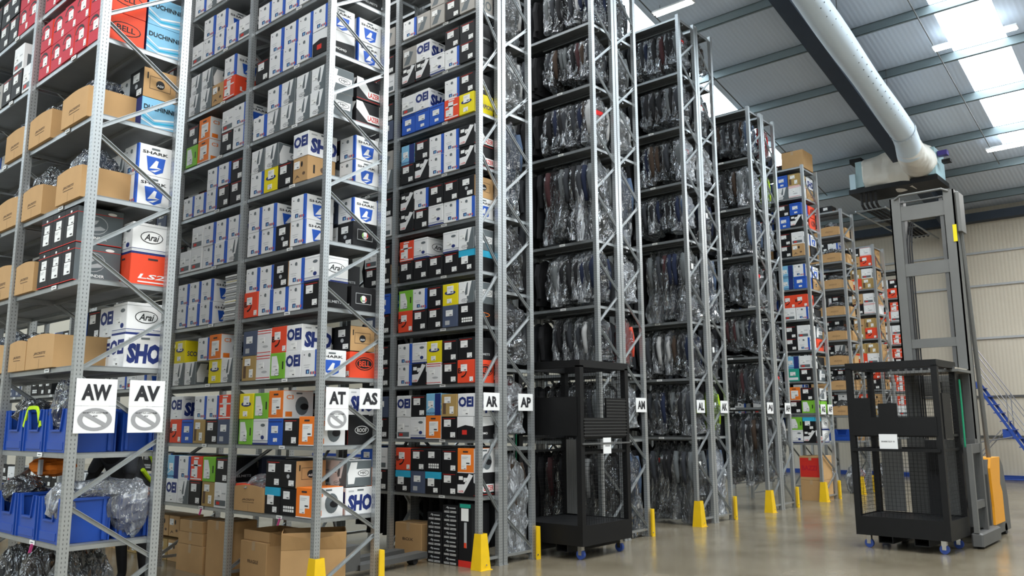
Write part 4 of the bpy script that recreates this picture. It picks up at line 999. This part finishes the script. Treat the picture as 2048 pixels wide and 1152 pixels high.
# ------------------------------------------------------------------ picking cages
def wire(mb, axis, a0, a1, z0, z1, c, step=.05, r=.0014, m=None):
    m = m or blackpt
    n = int((a1-a0)/step)
    for i in range(1, n):
        a = a0 + (a1-a0)*i/n
        if axis == 'x': mb.box(a-r, c-r, z0, a+r, c+r, z1, m)
        else: mb.box(c-r, a-r, z0, c+r, a+r, z1, m)
    n = int((z1-z0)/step)
    for i in range(1, n):
        z = z0 + (z1-z0)*i/n
        if axis == 'x': mb.box(a0, c-r, z-r, a1, c+r, z+r, m)
        else: mb.box(c-r, a0, z-r, c+r, a1, z+r, m)
def cage(loc, rzv, lx, ly, label, panels):
    """lx along X, ly along Y; origin at the -X,-Y floor corner"""
    t = thing('picking_cage', label, 'cage', loc, rzv); H = 2.43; zb = .17; zd = .41; p = .075
    mb = MB(); mb.box(0, 0, zb, lx, .02, zd, blackpt); mb.box(0, ly-.02, zb, lx, ly, zd, blackpt); mb.box(0, .02, zb, .02, ly-.02, zd, blackpt); mb.box(lx-.02, .02, zb, lx, ly-.02, zd, blackpt)
    mb.box(.02, .02, zd-.03, lx-.02, ly-.02, zd-.01, blackpt); mb.build('deck', t)
    for x in (0, lx-p):
        for y in (0, ly-p):
            mb = MB(); mb.box(x, y, zd, x+p, y+p, H-.07, blackpt); mb.build('corner_post', t)
    mb = MB()
    for a in ((0, 0, lx, p), (0, ly-p, lx, ly), (0, p, p, ly-p), (lx-p, p, lx, ly-p)): mb.box(a[0], a[1], H-.09, a[2], a[3], H, blackpt)
    mb.build('top_frame', t)
    for nm, ax, c, a0, a1 in (('S', 'x', .03, p, lx-p), ('N', 'x', ly-.03, p, lx-p), ('W', 'y', .03, p, ly-p), ('E', 'y', lx-.03, p, ly-p)):
        if nm in panels:
            mb = MB(); wire(mb, ax, a0, a1, zd, H-.07, c); mb.build('mesh_panel', t, kind='stuff')
            for z in (1.28, 1.46):
                mb = MB()
                if ax == 'x': mb.box(a0, c-.012, z-.015, a1, c+.012, z+.015, blackpt)
                else: mb.box(c-.012, a0, z-.015, c+.012, a1, z+.015, blackpt)
                mb.build('guard_rail', t)
    for i, (x, y) in enumerate(((.12, .12), (.12, ly-.12), (lx-.12, .12), (lx-.12, ly-.12))):
        mb = MB(); mb.box(x-.03, y-.03, .10, x+.03, y+.03, zb, chrome); mb.box(x-.028, y-.024, .05, x-.022, y+.024, .12, chrome); mb.box(x+.022, y-.024, .05, x+.028, y+.024, .12, chrome); o = mb.build('caster_fork', t)
        m2 = MB(); m2.tube([(x-.02, y, .058), (x+.02, y, .058)], .058, bluew, 16); m2.build('wheel', o)
    # fork pockets
    for yy in (ly*.30, ly*.68):
        mb = MB(); mb.box(.0, yy-.09, .09, lx, yy-.082, zb, blackpt); mb.box(0, yy+.082, .09, lx, yy+.09, zb, blackpt); mb.box(0, yy-.09, .082, lx, yy+.09, .09, blackpt); mb.build('fork_pocket', t)
    return t
c1 = cage((8.30, 6.15, 0), 0, 1.08, 1.08, 'black wheeled picking cage standing between AP and AM racks', 'SNE')
mb = MB(); mb.box(.0-.01, .52, 1.49, .01, 1.05, 1.97, blackpt); mb.build('side_panel', c1); mb = MB(); mb.box(-.012, .05, 1.49, .006, .55, 1.97, blackpt); mb.build('side_panel', c1)
mb = MB(); mb.box(.06, .0, 1.47, 1.02, .03, 1.71, blackpt)
for i in range(6): mb.box(.06, -.004, 1.49+.04*i, 1.02, .0, 1.495+.04*i, greyp)
mb.build('front_panel', c1); mb = MB(); mb.box(.56, .0, 1.71, 1.02, .03, 1.965, blackpt)
for i in range(6): mb.box(.56, -.004, 1.73+.04*i, 1.02, .0, 1.735+.04*i, greyp)
mb.build('front_panel', c1)
mb = MB(); mb.box(.46, -.012, 1.26, .63, -.006, 1.46, signw); mb.box(.50, -.014, 1.35, .60, -.011, 1.37, signg); mb.build('paper_notice', c1, label='white paper notice')
mb = MB()
for i in range(12): mb.box(1.0+.006*(i % 2), .78+.02*i, .42, 1.015+.006*(i % 2), .78+.02*(i+1), 1.42, greyl)
mb.build('guard_panel', c1)
mb = MB(); mb.box(0.02, -.02, 1.38, 1.06, -.0, 1.40, greyp); mb.build('guard_rail', c1)
mb = MB(); mb.tube([(-.3, .9, .9), (-.24, .95, 1.3), (-.2, .98, 1.62)], .008, greenc, 6)
o = mb.build('green_cord', c1, (0, -.10, 0), label='green cord')
c2 = cage((11.50, 2.87, 0), R(-1.5), .86, 1.16, 'black wheeled picking cage standing in front of grey mast truck', 'SNWE')
for a in ((-.012, .05, 1.46, .012, 1.11, 1.70), ):
    mb = MB(); mb.box(*a, blackpt); mb.build('front_panel', c2)
for a in ((-.01, .86, 1.70, .008, 1.10, 1.955), (-.01, .52, 1.70, .008, .76, 1.88)): mb = MB(); mb.box(*a, blackpt); mb.build('side_panel', c2)
mb = MB(); mb.box(.10, -.01, 1.42, .45, .01, 2.0, blackpt); mb.build('side_panel', c2)
for y0, y1 in ((.02, .26), (.76, 1.04)):
    mb = MB()
    for i in range(12): mb.box(.80+.006*(i % 2), y0+(y1-y0)*i/12, .42, .815+.006*(i % 2), y0+(y1-y0)*(i+1)/12, 1.40, greyp)
    mb.build('guard_panel', c2)
mb = MB(); mb.box(-.02, .54, 1.29, -.014, .77, 1.48, signw); F = Face(mb, 'E', .04, .23, .19); F.o = Vector((-.02, .77, 1.29)); F.u = Vector((0, -.23, 0)); F.text('SHARK SLO 10', .12, .45, .85, .55, signk, 3); mb.build('paper_notice', c2, label='white paper notice')
mb = MB(); mb.box(-.03, .03, 1.255, -.0, 1.13, 1.29, blackpt); mb.build('guard_rail', c2)
mb = MB(); mb.tube([(0, 0, .55), (.01, 0, .2), (0, 0, -.35)], .012, greenc, 6); mb.build('green_strap', c2, (.90, -.02, 1.65), label='green strap')

# ------------------------------------------------------------------ mast truck
t = thing('mast_truck', 'grey and orange high-reach order picking truck at right', 'truck', (12.95, 2.80, 0))
for y0, y1 in ((.0, .14), (.74, .88)):
    mb = MB(); mb.box(-.04, y0, .12, .30, y0+.02, 4.98, greyl) if False else None
    s = 1 if y0 < .4 else -1; yo = y0 if s > 0 else y1
    mb.box(0, min(yo, yo+s*.02), .12, .22, max(yo, yo+s*.02), 4.98, greyl); mb.box(0, y0, .12, .02, y1, 4.98, greyl); mb.box(.20, y0, .12, .22, y1, 4.98, greyp)
    mb.build('mast_upright', t)
    mb = MB(); yi = y0+.16 if s > 0 else y0-.04; mb.box(.04, yi, .2, .18, yi+.018, 4.92, greyp); mb.box(.03, yi, .2, .045, yi+.05, 4.92, greyp); mb.box(.23, y0+.02, .12, .34, y1-.02, 4.6, greyp); mb.build('inner_upright', t)
for z0, z1, th in ((4.62, 4.84, .04), (3.77, 3.96, .04), (2.70, 2.83, .05), (.3, .5, .04)):
    mb = MB(); mb.box(.02, .14, z0, .02+th, .74, z1, greyl); mb.build('cross_member', t)
mb = MB(); mb.tube([(.0, .07, 4.96), (-.03, .15, 5.0), (-.03, .73, 5.0), (.0, .81, 4.96)], .018, greyl, 8); mb.tube([(.02, .15, 4.9), (.02, .73, 4.9)], .012, greyp, 8); mb.build('top_bar', t)
for k, yy in enumerate((.64, .67, .70)):
    mb = MB(); mb.tube([(.06, yy, .5), (.06, yy, 4.2), (.07, yy-.02, 4.45), (.06, yy-.05, 4.6)], .011, rubber, 6); mb.build('hydraulic_hose', t)
mb = MB(); mb.tube([(.1, .44, .3), (.1, .44, 2.2)], .04, chrome, 12); mb.build('lift_cylinder', t)
mb = MB(); mb.tube([(.22, .44, 2.95), (.22, .30, 3.0)], .3, cm('lgrey'), 20) if False else mb.box(.24, .2, 2.0, .26, .74, 2.3, greyl); mb.build('guide_plate', t)
# operator platform with overhead guard
mb = MB(); mb.box(-.75, -.02, 2.30, .0, .88, 2.335, greyl)
for k in range(9): mb.box(-.75, .02+.1*k, 2.335, .0, .05+.1*k, 2.36, chrome)
mb.build('overhead_guard', t)
for yy in (.06, .82):
    mb = MB(); mb.box(-.06, yy-.045, .35, .0, yy+.045, 2.30, greyp); mb.build('carriage_post', t)
mb = MB(); mb.box(-.12, .0, .22, -.0, .26, 1.40, greyp); mb.box(-.12, .62, .22, 0, .88, 1.40, greyp); mb.build('side_guard', t)
mb = MB(); mb.box(-.20, .26, .35, -.02, .62, 1.38, rubber); mb.box(-.22, .30, .95, -.2, .58, 1.25, blackpt); mb.build('console', t)
mb = MB(); mb.box(-.24, .34, 1.1, -.21, .40, 1.2, signw); mb.box(-.24, .34, .9, -.21, .38, 1.0, signw); mb.build('warning_label', t, label='white labels')
for yy in (.26, .56): mb = MB(); mb.box(-1.45, yy-.05, .10, -.1, yy+.05, .15, blackpt) if False else mb.box(-.5, yy-.05, .20, -.1, yy+.05, .25, blackpt); mb.build('fork', t)
# outrigger and body
for yy in (-.10, .84):
    mb = MB(); mb.cbox(-.62, yy, .03, .45, yy+.14, .20, greyp, .02); mb.build('outrigger', t)
    mb = MB(); mb.tube([(-.45, yy+.03, .07), (-.45, yy+.11, .07)], .07, rubber, 14); mb.build('wheel', t)
mb = MB(); mb.box(-.62+.0, -.06, .2, -.56, -.0, 1.34, greyl); mb.box(-.1, -.06, .2, -.02, 0, 1.34, greyp); mb.box(-.56, -.05, 1.22, -.1, -.01, 1.34, greyp); mb.box(-.56, -.05, .50, -.1, -.01, .60, greyp); mb.build('ladder_frame', t)
mb = MB(); P2 = [(.42, .05), (1.62, .05), (1.60, .5), (1.45, .98), (1.30, 1.10), (.50, 1.10), (.42, .9)]
n = len(P2)
for y0, y1 in ((.0, .88),):
    mb.quad([(x, y0, z) for x, z in P2], greyp); mb.quad([(x, y1, z) for x, z in P2[::-1]], greyp)
    for i in range(n): j = (i+1) % n; mb.quad([(P2[i][0], y0, P2[i][1]), (P2[i][0], y1, P2[i][1]), (P2[j][0], y1, P2[j][1]), (P2[j][0], y0, P2[j][1])], greyp)
mb.build('truck_body', t)
mb = MB(); P3 = [(.50, .20), (1.12, .20), (1.12, .62), (1.02, .74), (1.14, 1.12), (.56, 1.12), (.48, .98), (.52, .45)]; n = len(P3)
for y0, y1 in ((-.03, .91),):
    mb.quad([(x, y0, z) for x, z in P3], orangep); mb.quad([(x, y1, z) for x, z in P3[::-1]], orangep)
    for i in range(n): j = (i+1) % n; mb.quad([(P3[i][0], y0, P3[i][1]), (P3[i][0], y1, P3[i][1]), (P3[j][0], y1, P3[j][1]), (P3[j][0], y0, P3[j][1])], orangep)
mb.build('battery_cover', t, label='orange cover')
mb = MB(); mb.tube([(.12, -.01, 4.6), (.20, -.01, 4.2), (.80, .04, 1.12)], .033, greyl, 8); mb.build('mast_stay', t)
mb = MB(); mb.tube([(1.3, .0, .08), (1.3, .12, .08)], .08, rubber, 16); mb.build('wheel', t)
mb = MB(); mb.box(-.01, .0, 4.2, .0, .05, 4.45, cm('yellow')); mb.build('warning_label', t, label='yellow warning label')
mb = MB(); mb.cbox(.02, -.06, 4.35, .32, .0, 4.95, greyl, .02); mb.build('mast_head_cover', t)

# ------------------------------------------------------------------ heater, duct, pipes
white_f = mat('duct_fabric', (.62, .70, .77), .55, 0, .03, 4)
sheet = mat('dust_sheet', (.72, .68, .61), .7, 0, .06, 3, .3, .6, 1.8)
def duct():
    t = thing('air_duct', 'long white perforated fabric air duct hanging below roof', 'duct')
    mb = MB(); n = 24; st = [7 + .5*i for i in range(27)]; pts = []; rad = []
    for x in st:
        pts.append(Vector((x, 5.16, rz(x)-1.05))); rad.append(.27 + .012*math.sin(x*1.7))
    pts += [Vector((20.4, 5.20, rz(20.4)-1.09)), Vector((20.75, 5.26, rz(20.75)-1.2))]; rad += [.28, .29]
    mb.tube([p + Vector((0, .09, 0)) for p in pts], rad, white_f, n, False); mb.build('duct_skin', t, smooth=True)
    h = MB()
    for x in [9 + .28*i for i in range(39)]:
        for a in (-155, -130):
            r_ = .268; y = 5.25+r_*math.cos(R(a)); z = rz(x)-1.05+r_*math.sin(R(a)); h.tube([(x, y, z), (x, y+.012*math.cos(R(a)), z+.012*math.sin(R(a)))], .013, cm('grey'), 6)
    h.build('vent_holes', t, kind='stuff')
    for x in (10, 13, 16, 19):
        m2 = MB(); m2.tube([(x, 5.25, rz(x)-.77), (x, 5.25, rz(x)-.02)], .008, greyp, 5); m2.build('suspension_cable', t)
    m2 = MB(); m2.tube([(7, 5.25, rz(7)-.77), (20, 5.25, rz(20)-.77)], .01, galv, 5); m2.build('support_rail', t)
    m2 = MB(); m2.tube([(19.9, 5.25, rz(19.9)-1.05), (19.97, 5.25, rz(19.97)-1.05)], .295, white_f, n, False); m2.build('band', t)
duct()
HX = 21.9
t = thing('air_heater', 'pale blue heater unit wrapped in cream dust sheet under roof', 'heater', (HX, 0, 0))
paleb = mat('heater_blue', (.40, .56, .60), .5)
mb = MB(); mb.box(.12, 5.1, 7.78, 1.0, 7.05, 8.48, paleb); mb.build('heater_casing', t)
mb = MB(); mb.box(.05, 7.05, 7.72, .5, 7.2, 8.15, mat('heater_cap', (.55, .72, .80), .4)); mb.build('end_cap', t)
mb = MB(); mb.box(.0, 5.05, 7.60, 1.1, 7.22, 7.72, blackpt); mb.box(.15, 6.9, 8.48, .9, 7.2, 8.60, blackpt); mb.build('base_frame', t)
mb = MB(); mb.box(.3, 4.86, 8.28, .5, 5.08, 8.40, mat('violet_box', (.05, .03, .2), .5)); mb.build('junction_box', t); mb = MB(); mb.box(.3, 4.80, 8.08, .5, 5.0, 8.16, blackpt); mb.build('bracket', t)
# sheet: two crumpled drapes joined at the duct
def drape(name, cx, y0, y1, zc, hz, seed, bulge):
    mb = MB(); nu, nv = 30, 22
    for j in range(nv+1):
        a = 2*math.pi*j/nv
        for i in range(nu+1):
            u = i/nu; y = y0+(y1-y0)*u
            r = hz*(bulge(u)); k = 1 + .12*noise.noise(Vector((u*3+seed, math.cos(a)*1.5, math.sin(a)*1.5))) + .12*abs(noise.noise(Vector((u*2+seed, a*2.2, 1))))
            mb.v.append((cx + .52*r/hz*math.copysign(abs(math.cos(a))**.6, math.cos(a))*k, y, zc + .12*math.sin(u*5+seed)*0 + r*math.copysign(abs(math.sin(a))**.7, math.sin(a))*k))
    q = mb.mi(sheet)
    for j in range(nv):
        for i in range(nu): mb.f.append((j*(nu+1)+i, j*(nu+1)+i+1, (j+1)*(nu+1)+i+1, (j+1)*(nu+1)+i)); mb.m.append(q)
    mb.f.append(tuple(j*(nu+1) for j in range(nv))); mb.m.append(q)
    mb.f.append(tuple(j*(nu+1)+nu for j in range(nv)[::-1])); mb.m.append(q)
    mb.build(name, t, smooth=True)
drape('dust_sheet', .42, 5.70, 6.85, 8.12, .50, 1.3, lambda u: .86 + .22*(1-u) - .06*u)
drape('dust_sheet', .40, 5.20, 5.80, 8.20, .38, 6.1, lambda u: .80 + .34*math.sin(u*math.pi*.8+.3))
mb = MB()
mb.tube([(.45, 5.55, 8.12), (.1, 5.48, 8.16), (-.45, 5.40, 8.10), (-.95, 5.36, 8.06), (-1.35, 5.30, 8.13)], [.42, .42, .38, .33, .30], sheet, 24); mb.build('sheet_neck', t, smooth=True)
for k, (dy, dz) in enumerate(((.0, 0), (.12, 0), (.24, 0), (.36, 0))):
    mb = MB(); mb.tube([(HX+.15, 6.95-dy, 7.6), (HX+.15, 6.95-dy, 7.3), (HX+.3, 6.95-dy, 7.22), (XW-.3, 6.95-dy, 7.22)], .035, rubber, 8)
    mb.build('gas_pipe', None, label='dark pipe running from heater to wall, %s from left' % ORD[k+1], category='pipe', group='dark pipes from heater to wall')
mb = MB(); mb.tube([(HX+.05, 7.1, 7.12), (XW-.1, 7.1, 7.12)], .022, galv, 6); mb.tube([(HX+.05, 6.35, 7.12), (XW-.1, 6.35, 7.12)], .022, galv, 6)
for i in range(4): mb.tube([(HX+.1+1.4*i, 7.1, 7.12), (HX+.1+1.4*i, 6.35, 7.12)], .02, galv, 6)
mb.build('pipe_tray', None, label='steel tray carrying dark pipes under the heater', category='tray')

# ------------------------------------------------------------------ mobile stairs by the wall
blue_s = mat('blue_stair', (.015, .06, .32), .5); grey_s = mat('stair_tube', (.30, .30, .32), .4, .5)
t = thing('mobile_stairs', 'blue mobile warehouse stairs standing by the far right wall', 'stairs', (25.5, 0, 0))
a = Vector((0, 5.36, 2.65)); b = Vector((0, 3.95, .20)); d = b-a
for xx in (-.3, .3):
    mb = MB(); mb.bar(a+Vector((xx, 0, 0)), b+Vector((xx, 0, 0)), .025, .07, blue_s); mb.build('stringer', t)
    mb = MB(); up = Vector((0, 0, .95))
    mb.tube([a+Vector((xx, .45, 0)), a+Vector((xx, .45, 0))+up, a+Vector((xx, 0, 0))+up, b+Vector((xx, 0, 0))+up, b+Vector((xx, 0, .1))], .016, grey_s, 6)
    mb.tube([a+Vector((xx, 0, .5)), b+Vector((xx, 0, .5))], .012, grey_s, 6); mb.tube([a+d*.5+Vector((xx, 0, 0)), a+d*.5+up+Vector((xx, 0, 0))], .012, grey_s, 6)
    mb.build('handrail', t)
    mb = MB(); mb.tube([a+Vector((xx, .45, 0)), (xx, 5.81, .05)], .016, grey_s, 6); mb.tube([(xx, 5.81, 1.0), (xx, 4.6, 1.22)], .014, grey_s, 6); mb.tube([(xx, 5.81, .3), (xx, 4.85, 1.4)], .014, grey_s, 6); mb.tube([(xx, 5.81, .12), (xx, 3.9, .12)], .016, blue_s, 6); mb.build('leg_frame', t)
for k in range(11):
    p = a + d*((k+.6)/11.); mb = MB(); mb.box(-.3, p.y-.09, p.z-.012, .3, p.y+.09, p.z+.012, blue_s); mb.build('tread', t)
mb = MB(); mb.box(-.32, 5.36, 2.62, .32, 5.83, 2.70, blue_s); mb.build('platform', t)
mb = MB(); mb.box(-.3, 4.62, 1.18, .3, 4.82, 1.42, blue_s); mb.build('bracket', t)

# ------------------------------------------------------------------ person bending in the AV / AT aisle
def person():
    t = thing('person', 'person in dark clothes with yellow high-visibility edging, stooping in aisle', 'person', (4.05, 8.75, 0), R(200))
    skin = mat('skin', (.50, .30, .22), .6); trs = cloth['black']; top = cloth['charcoal']
    def skinned(name, chains, m, parent, sub=2):
        vs = []; es = []; rr = []
        for ch in chains:
            prev = ch[0] if isinstance(ch[0], int) else None
            for c in (ch[1:] if prev is not None else ch):
                vs.append(c[:3]); rr.append(c[3])
                if prev is not None: es.append((prev, len(vs)-1))
                prev = len(vs)-1
        me = D.meshes.new(name); me.from_pydata(vs, es, []); o = D.objects.new(name, me); COL.objects.link(o); o.parent = parent
        md = o.modifiers.new('skin', 'SKIN'); md.use_smooth_shade = True
        sv = me.skin_vertices[0].data
        for i, r_ in enumerate(rr): sv[i].radius = (r_, r_)
        sv[0].use_root = True
        s = o.modifiers.new('sub', 'SUBSURF'); s.levels = sub; s.render_levels = sub
        me.materials.append(m); return o
    # pelvis 0 -> spine bent forward (+X local)
    skinned('body', [[(0, 0, .92, .15), (.06, 0, 1.08, .14), (.18, 0, 1.24, .155), (.30, 0, 1.34, .16), (.38, 0, 1.38, .07)],
                     [3, (.30, .17, 1.33, .075), (.36, .24, 1.12, .05), (.46, .22, .92, .04)], [3, (.30, -.17, 1.33, .075), (.38, -.24, 1.12, .05), (.50, -.2, .94, .04)],
                     [0, (-.02, .10, .86, .10), (.02, .12, .50, .065), (-.03, .13, .12, .045), (.08, .13, .05, .04)],
                     [0, (-.02, -.10, .86, .10), (.06, -.12, .50, .065), (0, -.13, .12, .045), (.11, -.13, .05, .04)]], trs, t)
    v = MB(); n = 20
    for s_, w_ in ((0, .17), ):
        pass
    skinned('jacket', [[(.03, 0, 1.0, .17), (.08, 0, 1.1, .165), (.19, 0, 1.25, .175), (.30, 0, 1.35, .175)], [3, (.30, .18, 1.34, .09), (.36, .25, 1.14, .062)], [3, (.30, -.18, 1.34, .09), (.38, -.25, 1.14, .062)]], top, t)
    h = MB(); k = 14
    for ox in (.12, -.12):
        h.tube([(.10+.19*math.cos(R(a_)) * .2, ox*1.55, 1.2 + .0) for a_ in (0,)]*1 + [(-.11, ox, 1.02), (-.07, ox*1.2, 1.22), (.06, ox*1.3, 1.40), (.22, ox*1.2, 1.50)], .022, cloth['lime'], 6)
    h.build('high_visibility_trim', t, label='yellow high-visibility edging')
    hd = MB(); nu, nv = 16, 12
    for j in range(nv+1):
        for i in range(nu):
            p_, q_ = math.pi*j/nv, 2*math.pi*i/nu; hd.v.append((.47+.095*math.sin(p_)*math.cos(q_)+.015*math.cos(p_), .075*math.sin(p_)*math.sin(q_), 1.44+.115*math.cos(p_)))
    kk = hd.mi(skin)
    for j in range(nv):
        for i in range(nu): q_ = (i+1) % nu; hd.f.append((j*nu+i, (j+1)*nu+i, (j+1)*nu+q_, j*nu+q_)); hd.m.append(kk)
    hd.tube([(.56, 0, 1.45), (.585, 0, 1.42)], [.012, .018], skin, 8); hd.box(.545, -.03, 1.385, .565, .03, 1.393, mat('lip', (.4, .15, .12), .5))
    for s_ in (-1, 1): hd.tube([(.553, s_*.03, 1.45), (.562, s_*.03, 1.45)], .009, BK, 8); hd.tube([(.46, s_*.072, 1.43), (.46, s_*.088, 1.43)], .022, skin, 8)
    o = hd.build('head', t, smooth=True)
    hr = MB(); hr.v = [(x-.012 if True else x, y*1.08, z+.014) for x, y, z in hd.v[:nu*(nv//2+1)]]; kk = hr.mi(mat('hair', (.03, .02, .015), .8))
    for j in range(nv//2):
        for i in range(nu): q_ = (i+1) % nu; hr.f.append((j*nu+i, (j+1)*nu+i, (j+1)*nu+q_, j*nu+q_)); hr.m.append(kk)
    hr.build('hair', o, smooth=True)
    for s_, bx, by in ((1, .46, .22), (-1, .50, -.2)):
        ch = [[(bx, by, .92, .035), (bx+.03, by, .86, .04)]]
        for f_ in range(4): ch.append([1, (bx+.03+.012, by-.03+.02*f_, .81, .010), (bx+.045, by-.03+.02*f_, .765-(.01 if f_ in (0, 3) else 0), .009)])
        ch.append([0, (bx+.01, by-s_*.05, .87, .012), (bx+.035, by-s_*.06, .83, .010)])
        skinned('hand', ch, skin, t, 1)
    for by, bx in ((.13, 0), (-.13, .03)):
        m2 = MB(); m2.cbox(bx-.07, by-.045, 0, bx+.20, by+.045, .085, BK, .02); m2.build('boot', t)
person()
make_boxes()
print('garments', GN_, 'objects', len(D.objects))
